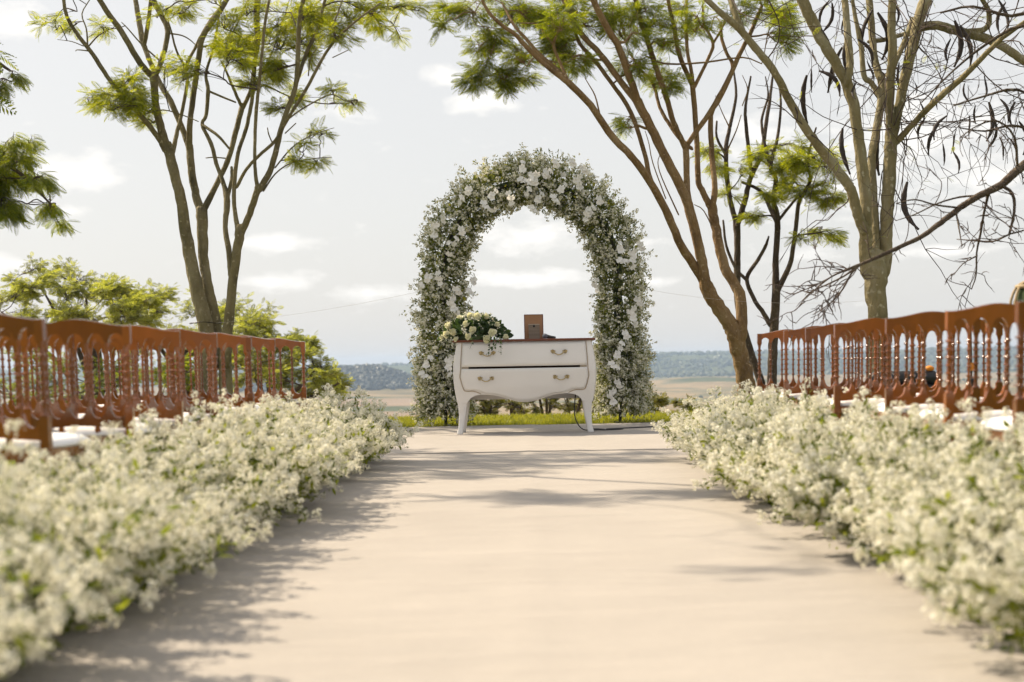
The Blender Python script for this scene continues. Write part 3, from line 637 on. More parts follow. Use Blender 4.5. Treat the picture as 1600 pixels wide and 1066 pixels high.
# rose arrangement on the chest
def rose_mesh(seed):
    r = np.random.default_rng(seed); ch = []
    for k in range(17):
        f = k / 16; a = k * 2.4 + r.normal() * .15; rad = .06 + .62 * f; hgt = 1.05 - .55 * f ** 1.5
        V, F = petal_patch(.30 + .42 * f, hgt, .25, 4)
        u = V[:, 0]; v = V[:, 1]; open_ = .12 + .75 * f ** 1.4
        rr = rad * (.35 + .65 * np.sin(np.clip(v / hgt, 0, 1) * 1.5)) + open_ * .25 * (v / hgt) ** 3
        th = a + u / np.maximum(rad + .12, .2)
        z = v * (1 - .12 * f) - .05 - .12 * f * (v / hgt) ** 4
        ch.append((np.stack([np.cos(th) * rr, np.sin(th) * rr, z - .3], -1), F))
    ch.append(sphere((0, 0, .1), (.28, .28, .5), 8, 6)); ch.append(sphere((0, 0, -.15), (.55, .55, .35), 10, 5))
    return mesh('rose', ch, M['rose'], True)
roses = [rose_mesh(k) for k in range(3)]
bq_c = np.array([P(742, 540, 13.8)[0], 13.84, TOPZ])
BQ = tag(empty('flower_arrangement', bq_c), 'low arrangement of cream roses and eucalyptus on the left end of the chest', 'flower arrangement')
obj('tray', [lathe([(.001, .0), (.16, .0), (.17, .03), (.16, .06), (.001, .06)], 20)], M['core'], BQ)
def bq(px, py, dy=0.0): return P(px, py, 13.74 + dy) - bq_c
for k, (px, py, dy, s) in enumerate([(700, 509, 0, .050), (707, 519, -.03, .045), (697, 523, -.02, .044), (690, 527, 0.02, .034), (728, 506, -.06, .045), (718, 497, .02, .04), (735, 494, 0, .046), (746, 494, -.02, .046), (760, 495, .03, .044), (738, 516, -.1, .042), (731, 526, -.1, .036),
        (760, 530, -.1, .046), (769, 520, -.1, .050), (777, 507, 0, .036), (790, 528, -.04, .044), (750, 512, -.02, .03), (712, 530, -.05, .03), (724, 502, .1, .04), (770, 503, .12, .04), (780, 518, .1, .04)]):
    c = bq(px, py, dy); out_ = norm(np.array([c[0], (dy - 0.05) * 4, c[2] - .02]) + rng.normal(size=3) * .1); out_[1] = min(out_[1], -.25) if dy < .05 else out_[1]
    q = Vector(out_).to_track_quat('Z', 'Y'); o = link('rose', roses[k % 3], BQ, c); o.rotation_euler = q.to_euler(); o.scale = (s * 1.18,) * 3
n = 620; e = rng.normal(size=(n, 3)); e = norm(e) * rng.random((n, 1)) ** .4; lp = e * [.32, .17, .20]; lp[:, 2] = np.abs(lp[:, 2]) + .03
lp[:, 2] *= np.clip(1.15 - (np.abs(lp[:, 0]) / .36) ** 2, .25, 1)
tr_ = []; trs = []
for (px, py, L) in ((738, 535, .10), (766, 535, .17), (771, 535, .12), (782, 534, .16), (776, 534, .10)):
    b = bq(px, py, -.12); b[1] = -.215; b[2] = .012
    q = np.array([b + [0, .10, .03], b + [0, .0, .012], b + [0, -.085, -.002], b + [rng.normal() * .01, -.10, -L * .5], b + [rng.normal() * .02, -.10, -L]]); q = catmull(q, 4)
    trs.append(tube(q, .0015, 4)); m_ = int(14 * L / .15); f = np.linspace(.45, 1, m_); idx = (f * (len(q) - 1)).astype(int); tr_.append((q[idx] + rng.normal(size=(m_, 3)) * .006))
tr_ = np.concatenate(tr_)
ROUND = LEAF_V * [2.1, 1, 1]
A = inst(ROUND, LEAF_F, frames(norm(lp * [1, 1.4, 1.2] + rng.normal(size=lp.shape) * .12), rng.uniform(.05, .09, n), .8), lp)
B = inst(ROUND, LEAF_F, frames(rdir(len(tr_), (0, -.4, -.6)), rng.uniform(.025, .036, len(tr_)), .8), tr_)
lv = obj('foliage', [A, B] + trs, M['rose_leaf'], BQ); lv['kind'] = 'stuff'
n = 130; e = norm(rng.normal(size=(n, 3))) * [.33, .19, .22]; e[:, 2] = np.abs(e[:, 2]) + .04; e[:, 2] *= np.clip(1.15 - (np.abs(e[:, 0]) / .37) ** 2, .25, 1)
fo = obj('filler_flowers', [florets(np.repeat(e, 3, 0) + rng.normal(size=(n * 3, 3)) * .012, rdir(n * 3, (0, -.5, .5)), rng.uniform(.007, .012, n * 3))], M['petal'], BQ); fo['kind'] = 'stuff'

# picture frame seen from behind, microphone, cable
fc = np.array([P(834.5, 531, 13.95)[0], 13.95, TOPZ + .0008])
FR = tag(empty('picture_frame', fc, math.radians(4)), 'small brown picture frame standing on the chest, seen from behind', 'picture frame')
tilt = math.radians(-5)
bd = obj('backing_board', [box(-.087, .087, -.004, .004, .006, .238)], M['board'], FR, rot=(tilt, 0, 0))
for b_ in ((-.094, -.087, .0, .244), (.087, .094, .0, .244), (-.087, .087, .238, .244), (-.087, .087, .0, .006)):
    obj('border', [box(b_[0], b_[1], -.007, .009, b_[2], b_[3])], M['board_edge'], FR, rot=(tilt, 0, 0))
es = obj('easel_strut', [box(-.054, .054, -.003, .003, 0, .15)], M['grey_card'], FR, rot=(math.radians(-13), 0, 0), loc=(.0, -.047, .0008))
obj('clip', [sphere((0, -.007, .128), (.012, .004, .009), 8, 6), box(-.004, .004, -.009, -.003, .118, .142)], M['black'], es)
obj('edge', [box(-.055, .055, -.0045, -.0028, .143, .1505)], M['groove'], es)
mc = np.array([P(851.5, 531, 13.80)[0], 13.80, TOPZ])
MI = tag(empty('microphone', mc, math.radians(52)), 'grey ball headed microphone lying beside the picture frame', 'microphone')
obj('grille', [sphere((0, 0, .027), .026, 14, 10)], M['mic_mesh'], MI, True)
obj('handle', [tube([[.018, 0, .025], [.05, 0, .021], [.10, 0, .016], [.16, 0, .0125]], [.021, .018, .015, .012], 12)], M['metal_dark'], MI, True)
cb = catmull([[.50, .12, .385], [.485, .13, .25], [.49, .12, .12], [.55, .08, .02], [.66, .05, -.004], [.78, .16, -.003], [.70, .30, -.003], [.62, .24, -.003], [.76, .06, -.003], [.90, .08, -.003], [.96, .20, -.003], [.80, .22, .004], [.95, .34, -.003], [1.3, .55, -.003], [1.75, .80, -.003], [2.2, 1.02, -.003]], 8)
cb[:, 2] = np.maximum(cb[:, 2], .004)
tag(obj('power_cable', [tube(cb + [CHX, 13.93, .018], .0055, 6)], M['black'], smooth=True), 'black power cable hanging under the chest and coiled on the carpet', 'cable')

# ------------------------------------------------------------------ chairs
CWD = 0.42; NG = 5; PIT = (CWD - 0.03) / NG
def extrude_outline(top, bot, x, y0, y1):
    """strip between two curves, extruded front to back"""
    n = len(x); a = np.stack([x, np.full(n, y0), bot], -1); b = np.stack([x, np.full(n, y0), top], -1); c = a + [0, y1 - y0, 0]; d = b + [0, y1 - y0, 0]
    V = np.vstack([a, b, c, d]); i = np.arange(n - 1)
    F = np.vstack([np.stack([i, i + 1, n + i + 1, n + i], -1), np.stack([2 * n + i + 1, 2 * n + i, 3 * n + i, 3 * n + i + 1], -1),
                   np.stack([n + i, n + i + 1, 3 * n + i + 1, 3 * n + i], -1), np.stack([2 * n + i, 2 * n + i + 1, i + 1, i], -1), [[0, n, 3 * n, 2 * n], [n - 1, 3 * n - 1, 4 * n - 1, 2 * n - 1]]])
    return V, F
xr = np.linspace(-CWD / 2 + .012, CWD / 2 - .012, 76)
u_ = ((xr + CWD / 2 - .015) / PIT) % 1.0; arch_s = np.sqrt(np.clip(1 - ((u_ - .5) / .40) ** 2, 0, 1))
top_c = .872 + .028 * np.exp(-(xr / .115) ** 2) + .006 * np.cos(xr / CWD * 4 * math.pi) * 0 - .004 * (np.abs(xr) / .2) ** 4
crest = extrude_outline(top_c, .806 + .038 * arch_s, xr, -.012, .012)
lower = extrude_outline(.556 - .045 * arch_s, np.full(76, .475) + .006 * np.cos(xr / CWD * 2 * math.pi), xr, -.011, .011)
def turned(z0, z1, r, n_b):
    pr = [(r * 1.15, z0)]; L = z1 - z0
    pr += [(r * 1.15, z0 + L * .03), (r * .75, z0 + L * .06), (r * .62, z0 + L * .12)]
    for k in range(n_b):
        c = z0 + L * (.20 + .62 * k / (n_b - 1)); h = L * .020; rr = r * (1.22 if k in (0, n_b - 1, n_b // 2) else 1.05)
        pr += [(r * .66, c - h * 1.6), (r * .72, c - h), (rr, c - h * .55), (rr * 1.06, c), (rr, c + h * .55), (r * .72, c + h), (r * .70, c + h * 1.6)]
    pr += [(r * .62, z0 + L * .90), (r * .8, z0 + L * .95), (r * 1.1, z1)]
    return pr
spindle_me = mesh('spindle', [lathe(turned(.53, .805, .0088, 6), 8)], M['wood_chair'], True)
crest_me = mesh('crest_rail', [crest], M['wood_chair']); lower_me = mesh('lower_rail', [lower], M['wood_chair'])
def stile_chunks():
    ch = [lathe(turned(.545, .80, .0135, 6), 10)]
    for z0, z1, a in ((.42, .55, .0155), (.80, .872, .0145)):
        ch.append(box(-a, a, -a, a, z0, z1))
    return ch
stile_me = mesh('stile', stile_chunks(), M['wood_chair'], False)
rleg_me = mesh('leg', [tube([[0, 0, 0], [0, .012, .15], [0, 0, .42]], [.012, .014, .018], 8)], M['wood_chair'], True)
fleg_me = mesh('leg', [lathe([(.010, 0), (.013, .02), (.011, .05), (.015, .2), (.019, .33), (.013, .35), (.020, .37), (.020, .43)], 10)], M['wood_chair'], True)
peg_me = mesh('peg', [lathe([(.008, .445), (.012, .46), (.010, .48)], 8)], M['wood_chair'], True)
seatf_me = mesh('seat_frame', [box(-.215, .215, -.02, .40, .405, .440)], M['wood_chair'])
st_me = mesh('stretcher', [tube([[-.19, 0, 0], [0, 0, 0], [.19, 0, 0]], [.008, .011, .008], 8)], M['wood_chair'], True)
def cushion_chunks():
    n = 15; g = np.linspace(-1, 1, n); U, Vv = np.meshgrid(g, g); se = (np.abs(U) ** 6 + np.abs(Vv) ** 6) ** (1 / 6.); k = np.maximum(np.abs(U), np.abs(Vv)) / np.maximum(se, 1e-6)
    x = U * k * .215; y = .195 + Vv * k * .205; e = np.clip(1 - np.maximum(np.abs(U), np.abs(Vv)) ** 5, 0, 1)
    top = .452 + .028 * e ** .5; bot = np.full_like(top, .441)
    V = np.vstack([np.stack([x, y, top], -1).reshape(-1, 3), np.stack([x, y, bot], -1).reshape(-1, 3)]); i = np.arange(n - 1)[:, None] * n; j = np.arange(n - 1)[None]
    F = np.stack([i + j, i + j + 1, i + n + j + 1, i + n + j], -1).reshape(-1, 4); m = n * n
    ring = np.concatenate([np.arange(n), np.arange(1, n) * n + n - 1, (n - 1) * n + np.arange(n - 2, -1, -1), np.arange(n - 2, 0, -1) * n]); r2 = np.roll(ring, -1)
    return V, np.vstack([F, F[:, ::-1] + m, np.stack([ring, ring + m, r2 + m, r2], -1)])
cush_me = mesh('cushion', [cushion_chunks()], M['cushion'], True)
rake = math.radians(-5)
def raked(me, name, parent, x=0.0):
    # leans back about the seat line
    o = link(name, me, parent); o.location = (x, -.45 * math.sin(rake) * -1, .45 * (1 - math.cos(rake))); o.rotation_euler = (-rake * -1 * -1, 0, 0)
    o.matrix_local = Matrix.Translation((x, 0, .45)) @ Matrix.Rotation(-rake * 1.0, 4, 'X') @ Matrix.Translation((0, 0, -.45)); return o
def chair(loc, rz, label, group):
    t = tag(empty('spindle_back_chair', loc, rz), label, 'chair', group)
    raked(crest_me, 'crest_rail', t); raked(lower_me, 'lower_rail', t)
    for sx in (-1, 1):
        raked(stile_me, 'stile', t, sx * (CWD / 2 - .0135)); link('leg', rleg_me, t, (sx * (CWD / 2 - .02), 0, 0)); link('leg', fleg_me, t, (sx * .185, .37, 0)); raked(peg_me, 'peg', t, sx * .07)
    for k in range(1, NG): raked(spindle_me, 'spindle', t, -CWD / 2 + .015 + k * PIT)
    link('seat_frame', seatf_me, t); link('cushion', cush_me, t)
    link('stretcher', st_me, t, (0, .37, .14)); link('stretcher', st_me, t, (0, 0.01, .16))
    return t
ordw = ['first', 'second', 'third', 'fourth', 'fifth', 'sixth', 'seventh']
seatw = ['aisle seat', 'second seat in', 'third seat in']
rowsL = [9.9, 8.92, 8.10, 7.15, 6.45, 5.62, 4.70]; rowsR = [9.94, 9.02, 8.40, 7.44, 6.50, 5.60, 4.70]
random.seed(11)
for sx, rows, side in ((-1, rowsL, 'left'), (1, rowsR, 'right')):
    inner = 1.575 if sx < 0 else 1.60
    for r, d in enumerate(rows):
        for c in range(3 if sx < 0 else 2):
            near = inner + c * 0.47
            if near * FPX / d > 800 + (30 if sx < 0 else -30) + 25: break
            jx, jy = random.uniform(-.025, .025), random.uniform(-.05, .05)
            chair((sx * (near + CWD / 2 + jx), d + (jy if c == 0 else jy * 2 + .02), 0.0 if True else 0), math.radians(random.uniform(-5, 5)),
                  'brown spindle-back chair, %s row from the altar %s of aisle, %s' % (ordw[r], side, seatw[c]), 'wedding chairs %s of the aisle' % side)
# paper programme lying on one seat
pg = obj('paper_programme', [box(-.10, .10, -.07, .07, 0, .004), box(-.098, .09, -.066, .066, .0045, .0065)], M['kraft'], loc=(1.60 + .21, 6.5 + .21, .4805), rot=(0, 0, .25))
tag(pg, 'folded tan paper programme lying on a white seat cushion right of the aisle', 'paper')

# things standing behind the right-hand rows
bx_, by_ = P(1412, 594, 12.6)[0], 12.6
BN = tag(empty('padded_bench', (bx_, by_, 0)), 'low black padded bench on the lawn behind the right-hand chairs', 'bench')
obj('seat_roll', [tube([[-.30, 0, .50], [-.27, 0, .50], [.27, 0, .50], [.30, 0, .50]], [.03, .065, .065, .03], 14)], M['black'], BN, True)
obj('seat_board', [box(-.27, .27, -.10, .10, .41, .438)], M['black'], BN)
for sx in (-1, 1):
    for sy in (-1, 1): obj('leg', [tube([[sx * .26, sy * .10, 0], [sx * .24, sy * .08, .412]], [.012, .016], 8)], M['black'], BN)
oc = obj('orange_cushion', [sphere((0, 0, .026), (.042, .04, .027), 14, 10)], M['orange'], loc=(bx_ + .23, by_, .556), smooth=True)
tag(oc, 'small orange cushion on the black bench behind the right-hand chairs', 'cushion')
sx_, sy_ = P(1518, 600, 12.2)[0], 12.2
SD = tag(empty('light_stand', (sx_, sy_, 0)), 'thin black stand with a round weight and orange tag behind the right-hand chairs', 'stand')
obj('base', [lathe([(.001, 0), (.14, 0), (.14, .012), (.02, .03), (.001, .03)], 18)], M['black'], SD, True)
obj('pole', [tube([[0, 0, .02], [0, 0, 1.0]], .009, 8)], M['black'], SD); obj('weight', [sphere((0, 0, .47), .045, 12, 8)], M['black'], SD, True)
obj('tag', [box(-.03, .05, -.012, -.004, .56, .63)], M['orange'], SD)
# wicker dome at the right edge of the picture
wc = P(1612, 474, 6.9)
WK = tag(empty('wicker_lantern', (wc[0], wc[1], 0)), 'domed olive wicker lantern with dark openings at the right edge behind the chairs', 'lantern')
pr = [(.085, 0), (.10, .02), (.09, .9), (.085, .905), (.10, .91), (.097, .95), (.086, .99), (.066, 1.025), (.038, 1.045), (.002, 1.052)]
obj('stand', [lathe([(.12, 0), (.12, .012), (.014, .03), (.012, .9), (.05, .915), (.002, .92)], 16)], M['black'], WK, True)
obj('dark_dome', [lathe([(r_ * .88, z - .004) for r_, z in pr[4:]], 16)], M['core'], WK, True)  # dark inner dome behind the ribs, filling the openings
dome = np.array(pr[4:])
for k in range(9):
    a = k * 2 * math.pi / 9; q = catmull(np.stack([dome[:, 0] * math.cos(a), dome[:, 0] * math.sin(a), dome[:, 1]], -1), 2); obj('rib', [tube(q, .007, 5)], M['wicker'], WK, True)
for z, r_ in ((.915, .101), (1.025, .068)):
    a = np.linspace(0, 2 * math.pi, 25); obj('hoop', [tube(np.stack([r_ * np.cos(a), r_ * np.sin(a), 0 * a + z], -1), .010, 6)], M['wicker'], WK, True)

# ------------------------------------------------------------------ trees
def frond_t(pairs, plen, pw, droop=0.25):
    """feathery compound leaf along +Y, length 1"""
    Vs, Fs = [], []; n = 0
    for k in range(pairs):
        f = .12 + .88 * (k + .5) / pairs; L = plen * (math.sin(min(f * 1.05, 1) * math.pi * .88 + .25)) ** .7 if f < .98 else plen * .6
        for sx in (-1, 1):
            b = np.array([0, f, -droop * f * f]); d = norm(np.array([sx * .80, .60, -.28])); e = b + d * L; s = norm(np.cross(d, [0, 0, 1.0])) * pw; m = b + d * L * .5
            Vs += [b - s * .4, m + s, m - s, e]; Fs += [[n, n + 2, n + 1], [n + 1, n + 2, n + 3]]; n += 4
    f = np.linspace(0, 1, 4); r = np.stack([0 * f, f, -droop * f * f], -1); w = np.array([.008, 0, 0])
    for k in range(3):
        Vs += [r[k] - w, r[k] + w, r[k + 1]]; Fs += [[n, n + 1, n + 2]]; n += 3
    return np.array(Vs), np.array(Fs)
FR_FINE = frond_t(9, .30, .028, .32); FR_WIDE = frond_t(7, .40, .055, .35); FR_BUSH = frond_t(6, .40, .06, .15)
class Tree:
    def __init__(s, name, label, d, wood, leaf, ground=None, group=None, templ=FR_FINE):
        s.d, s.wood, s.leaf, s.templ = d, wood, leaf, templ; s.nodes = np.zeros((0, 4)); s.ch = []; s.tw = []; s.fp, s.fd, s.fs = [], [], []
        s.name, s.label, s.group = name, label, group; s.rs = 1.0; s.dn = 1.5 if templ is FR_FINE else 1.0; s.bias = np.array([0, 0, -.05])
    def limb(s, pts, dd=0.0, d0=None, first=False, thin=False, wob=.03, sides=10):
        p = np.array(pts, float)
        if d0 is None:
            if len(s.nodes):
                c = np.array([P(p[0, 0], p[0, 1], s.d)]); w = s.nodes[:, :3] * (s.d / s.nodes[:, 1:2]) * [1, 1, 1]
                q = s.nodes[:, :3].copy(); q[:, 0] *= s.d / q[:, 1]; q[:, 2] = CAM_H + (q[:, 2] - CAM_H) * s.d / q[:, 1]
                k = np.argmin((q[:, 0] - c[0, 0]) ** 2 + (q[:, 2] - c[0, 2]) ** 2); d0 = s.nodes[k, 1]
            else: d0 = s.d
        seg = np.concatenate([[0], np.cumsum(np.hypot(np.diff(p[:, 0]), np.diff(p[:, 1])))]); f = seg / seg[-1]
        dep = d0 + dd * f + 0.03 * np.cumsum(rng.normal(size=len(p))) * (seg[-1] / 300)
        w = np.array([P(a[0], a[1], q) for a, q in zip(p, dep)]); r = p[:, 2] * s.rs * dep / FPX
        cc = catmull(np.column_stack([w, r]), 5 if not thin else 3)
        if not thin and len(cc) > 4: cc[1:-1, :3] += rng.normal(size=(len(cc) - 2, 3)) * cc[1:-1, 3:4] * .045
        t0 = norm(cc[0, :3] - cc[1, :3]); t1 = norm(cc[-1, :3] - cc[-2, :3]); r0_, r1_ = cc[0, 3], cc[-1, 3]
        ee = np.vstack([[*(cc[0, :3] + t0 * r0_ * 1.6), r0_ * .05], [*(cc[0, :3] + t0 * r0_ * 1.1), r0_ * .6], cc, [*(cc[-1, :3] + t1 * r1_ * .7), r1_ * .75], [*(cc[-1, :3] + t1 * r1_ * 1.0), r1_ * .05]])
        s.ch.append(tube(ee[:, :3], np.maximum(ee[:, 3], .0008), sides if not thin else 5, wob=wob)); s.nodes = np.vstack([s.nodes, cc])
        return cc
    def base(s, px, py, r_px, d, toz):
        """continue a trunk from the picture point to the ground"""
        a = P(px, py, d); g = toz; r = r_px * s.rs * d / FPX
        p = np.array([[a[0], d, g - .15], [a[0], d, g + .05], [a[0], d, g + .35], [a[0], d, a[2]]]); s.ch.append(tube(p, [r * 1.7, r * 1.45, r * 1.12, r], 12, wob=.04))
    def nearest(s, w, below=True):
        q = s.nodes; dd = np.linalg.norm(q[:, :3] - w, axis=1) + (np.maximum(q[:, 2] - w[2], 0) * 1.2 if below else 0) + (q[:, 3] < .004) * .1; return q[np.argmin(dd)]
    def branch(s, a, b, r0, r1, sag=.08, n=5, sides=5, cm=3):
        L = np.linalg.norm(b - a); t = np.linspace(0, 1, n); j = rng.normal(size=(n, 3)) * L * .055; j[0] = j[-1] = 0
        p = a + (b - a) * t[:, None] + j; p[:, 2] += sag * L * np.sin(t * math.pi)
        c = catmull(p, cm); s.tw.append(tube(c, np.linspace(r0, r1, len(c)), sides)); return c
    def fronds(s, at, dirs, n, size):
        k = np.repeat(np.arange(len(at)), n); s.fp.append(at[k]); d = norm(dirs[k] * .7 + rng.normal(size=(len(k), 3)) * [.8, .8, .45] + s.bias); s.fd.append(d); s.fs.append(rng.uniform(.7, 1.2, len(k)) * size)
    def spray(s, px, py, rx, ry, n, size, nf, d=None):
        for k in range(3 if rx > 15 else 1):
            a = rng.random() * 6.28; o_ = .55 if rx > 15 else 0
            s.blob(px + math.cos(a) * rx * o_, py + math.sin(a) * ry * o_, rx * (.68 if o_ else 1.1), ry * (.95 if o_ else 1.3), n=max(2, int(n * (.42 if o_ else 1))), d=d, size=size, nf=nf)
    def blob(s, px, py, rx, ry, n=12, d=None, size=.30, nf=4, depth=1.0, conn=True):
        d = s.d + rng.normal() * .5 if d is None else d; c = P(px, py, d); k = d / FPX
        h = s.nearest(c); hub = c - [0, 0, ry * k * .5]
        if conn:
            cc = s.branch(h[:3], hub, min(max(h[3] * .5, .006), .022), .006); s.nodes = np.vstack([s.nodes, np.column_stack([cc, np.full(len(cc), .005)])])
        m_ = int(n * s.dn); e = ball(m_) * [rx * k, (rx + ry) * .5 * k * depth, ry * k] + c
        for q in e:
            st_ = cc[rng.integers(len(cc) // 3, len(cc))] if conn else hub
            z = s.branch(st_, q, .005, .0018, .05, 4, 3, 2); td = norm(q - st_); nn = nf + 3
            ix = np.linspace(len(z) * .5, len(z) - 1, nn).astype(int); pos = z[ix]; hz_ = norm(np.cross(td, [0, 0, 1.0])); sg = np.where(np.arange(nn) % 2, 1, -1)[:, None]
            dr = norm(td * .75 * [1, 1, .45] + hz_ * sg * rng.uniform(.35, 1.0, (nn, 1)) + rng.normal(size=(nn, 3)) * [.35, .35, .34] + s.bias + [0, 0, -.12])
            dr[-1] = norm(td * [1, 1, .5] + s.bias)
            s.fp.append(pos); s.fd.append(dr); s.fs.append(rng.uniform(.7, 1.15, nn) * size)
    def build(s, base_xyz, pods=None):
        root = empty(s.name, base_xyz); off = -np.array(base_xyz, float)
        tag(root, s.label, 'tree', s.group)
        obj('trunk', [(v + off, f) for v, f in s.ch], s.wood, root, True)
        if s.tw: o = obj('twigs', [(v + off, f) for v, f in s.tw], M['twig'] if s.wood is not M['bark_warm'] else M['bark_warm'], root, True); o['kind'] = 'stuff'
        if s.fp:
            fp, fd, fs = np.concatenate(s.fp) + off, np.concatenate(s.fd), np.concatenate(s.fs); T = s.templ
            o = obj('crown', [inst(T[0], T[1], frames(fd, fs, .45), fp)], s.leaf, root); o['kind'] = 'stuff'
        return root

# --- left multi-stemmed tree
T = Tree('multi_stemmed_tree', 'tall many-stemmed tree with grey green trunks behind the left-hand chairs', 17.0, M['bark_grey'], M['frond'])
T.rs = .57; T.base(322, 560, 24, 17.0, 0.0); T.base(352, 560, 17, 17.0, 0.0)
T.limb([(322, 565, 24), (322, 515, 21), (308, 455, 19), (293, 380, 16.5), (284, 320, 15), (272, 270, 14), (262, 228, 14)], .1)
T.limb([(258, 235, 8), (245, 212, 7.5), (215, 175, 6.8), (175, 130, 6.2), (145, 85, 6), (118, 50, 5.5), (103, 20, 5), (98, -20, 4.5), (95, -70, 3.5)], -.8)
T.limb([(262, 235, 12), (250, 195, 11), (243, 160, 10.5), (240, 118, 11)], .1)
T.limb([(240, 122, 9), (220, 100, 8.5), (190, 50, 8), (165, 15, 7.5), (145, -20, 7), (120, -80, 5)], -.5)
T.limb([(241, 122, 8), (252, 95, 7), (262, 50, 7), (250, 20, 7.5), (240, 0, 7.5), (225, -60, 5.5)], .5)
T.limb([(270, 238, 7), (277, 205, 5.5), (283, 182, 5), (293, 127, 4.8), (290, 106, 4.5), (305, 75, 4.2), (315, 55, 4), (330, 30, 4), (355, -5, 3.5), (370, -50, 2.5)], .7)
T.limb([(290, 106, 3.5), (276, 80, 3), (268, 50, 2.5), (262, 30, 1.5)], -.2)
T.limb([(340, 560, 17), (336, 500, 15.5), (325, 450, 14.5), (318, 400, 14), (316, 345, 16), (315, 328, 16)], .3, d0=17.1)
T.limb([(314, 330, 12), (306, 305, 11), (300, 270, 10.5), (296, 228, 10)], .2)
T.limb([(296, 232, 9), (297, 190, 8), (305, 130, 8), (312, 80, 8), (318, 55, 8), (345, 15, 7.5), (365, -20, 6.5), (390, -70, 5)], .4)
T.limb([(296, 232, 8.5), (288, 210, 8), (270, 165, 8), (250, 130, 7.5), (232, 90, 7), (222, 60, 7.5), (215, 20, 7), (205, -40, 5.5)], .8)
T.limb([(225, 72, 6), (231, 40, 6), (236, 0, 5.5), (240, -50, 4.5)], -.3)
T.limb([(320, 325, 9), (340, 285, 7.5), (358, 245, 7), (370, 200, 7.5), (379, 165, 7.5)], .4)
T.limb([(378, 168, 5), (370, 150, 4.5), (362, 132, 4), (352, 108, 3), (345, 95, 2)], -.2)
T.limb([(380, 168, 6), (392, 140, 5.5), (397, 105, 5), (405, 60, 4.5), (403, 20, 4.5), (412, -40, 3.5)], .3)
T.limb([(352, 562, 17), (356, 515, 15), (363, 450, 13), (372, 380, 13), (376, 358, 15)], -.2, d0=16.9)
T.limb([(373, 364, 8), (367, 330, 6), (366, 290, 6), (372, 240, 5.5), (385, 200, 5.5), (393, 160, 5.5), (398, 110, 5), (400, 60, 4.5), (400, 10, 4.5), (405, -40, 3.5)], .6)
T.limb([(378, 362, 10), (388, 340, 9), (400, 305, 9), (404, 292, 9.5)], -.2)
T.limb([(403, 296, 6), (399, 270, 5), (398, 240, 4.5), (400, 180, 5), (405, 130, 4.5), (410, 80, 4), (415, 30, 4), (430, -40, 3)], -.6)
T.limb([(406, 296, 9), (425, 260, 8), (437, 210, 7.5), (450, 170, 7), (462, 135, 6.5), (465, 100, 6.5), (467, 50, 6.5), (472, 10, 6), (485, -50, 5)], -.3)
T.limb([(464, 128, 5), (480, 80, 5), (495, 50, 5), (505, 10, 4.5), (520, -40, 3.5)], .3)
T.limb([(360, 430, 7), (358, 395, 8), (352, 355, 7), (355, 315, 9), (350, 290, 6.5), (338, 255, 5.5), (330, 225, 5.5), (316, 195, 5), (322, 180, 5), (325, 140, 5.5), (322, 115, 4), (332, 80, 3.5), (340, 40, 3), (345, 0, 2)], .9)
T.limb([(354, 315, 6), (362, 280, 5), (362, 262, 4)], .3)
T.limb([(370, 292, 4.8), (385, 265, 4.5), (405, 243, 4.5), (430, 220, 4.5), (452, 182, 4.2), (478, 140, 4.5), (505, 90, 4), (527, 60, 3.5), (560, 30, 3), (595, 5, 2)], -1.0)
T.limb([(525, 62, 3), (522, 40, 2.6), (530, 15, 2), (540, -15, 1.5)], -.2)
T.limb([(316, 195, 4), (340, 212, 4), (358, 232, 3)], -.3); T.limb([(327, 143, 3.5), (348, 152, 3), (368, 160, 2.5)], 0, thin=True)
T.limb([(360, 0, 5), (345, 70, 4), (300, 30, 3)], 0, thin=True) if False else None
for tw in ([(412, 298, 2.8), (430, 272, 2.2), (455, 255, 1.9), (490, 248, 1.5), (518, 246, 1)], [(430, 262, 2.2), (455, 232, 2), (480, 215, 1.6), (505, 205, 1.2), (522, 200, .8)],
           [(446, 190, 2.6), (470, 172, 2.3), (500, 155, 2), (520, 148, 1.7), (540, 158, 1.3), (566, 160, 1)], [(200, 160, 3.2), (196, 135, 3), (192, 122, 2.5)], [(137, 72, 2.6), (135, 45, 2.2), (128, 22, 1.8), (140, 0, 1.5)], [(139, 72, 2.4), (155, 55, 2), (180, 42, 1)],
           [(140, 80, 2), (122, 78, 1.6), (118, 80, 1)], [(130, 72, 1.6), (112, 65, 1.2), (90, 62, .7)], [(262, 52, 2.6), (285, 56, 2), (300, 65, 1.6), (312, 78, 1)], [(250, 95, 2.6), (222, 70, 2.2), (200, 45, 1.8), (190, 35, 1.2)], [(358, 248, 2), (335, 246, 1.8), (322, 247, 1.4)],
           [(425, 222, 2), (420, 210, 2), (418, 200, 1.5)], [(446, 208, 2), (462, 193, 1.6)], [(482, 118, 2), (485, 92, 1.6), (495, 75, 1)], [(228, 178, 2.2), (255, 172, 1.8), (285, 180, 1.6), (310, 190, 1.4)], [(520, 90, 1.6), (545, 78, 1.2)],
           [(343, 90, 3), (372, 35, 2.4), (385, 5, 2), (395, -10, 1.5)], [(395, 140, 2.6), (420, 95, 2.2), (440, 40, 1.8), (452, 0, 1.2)], [(462, 40, 2.4), (455, 20, 2)]):
    T.limb(tw, rng.normal() * .2, thin=True, wob=0)
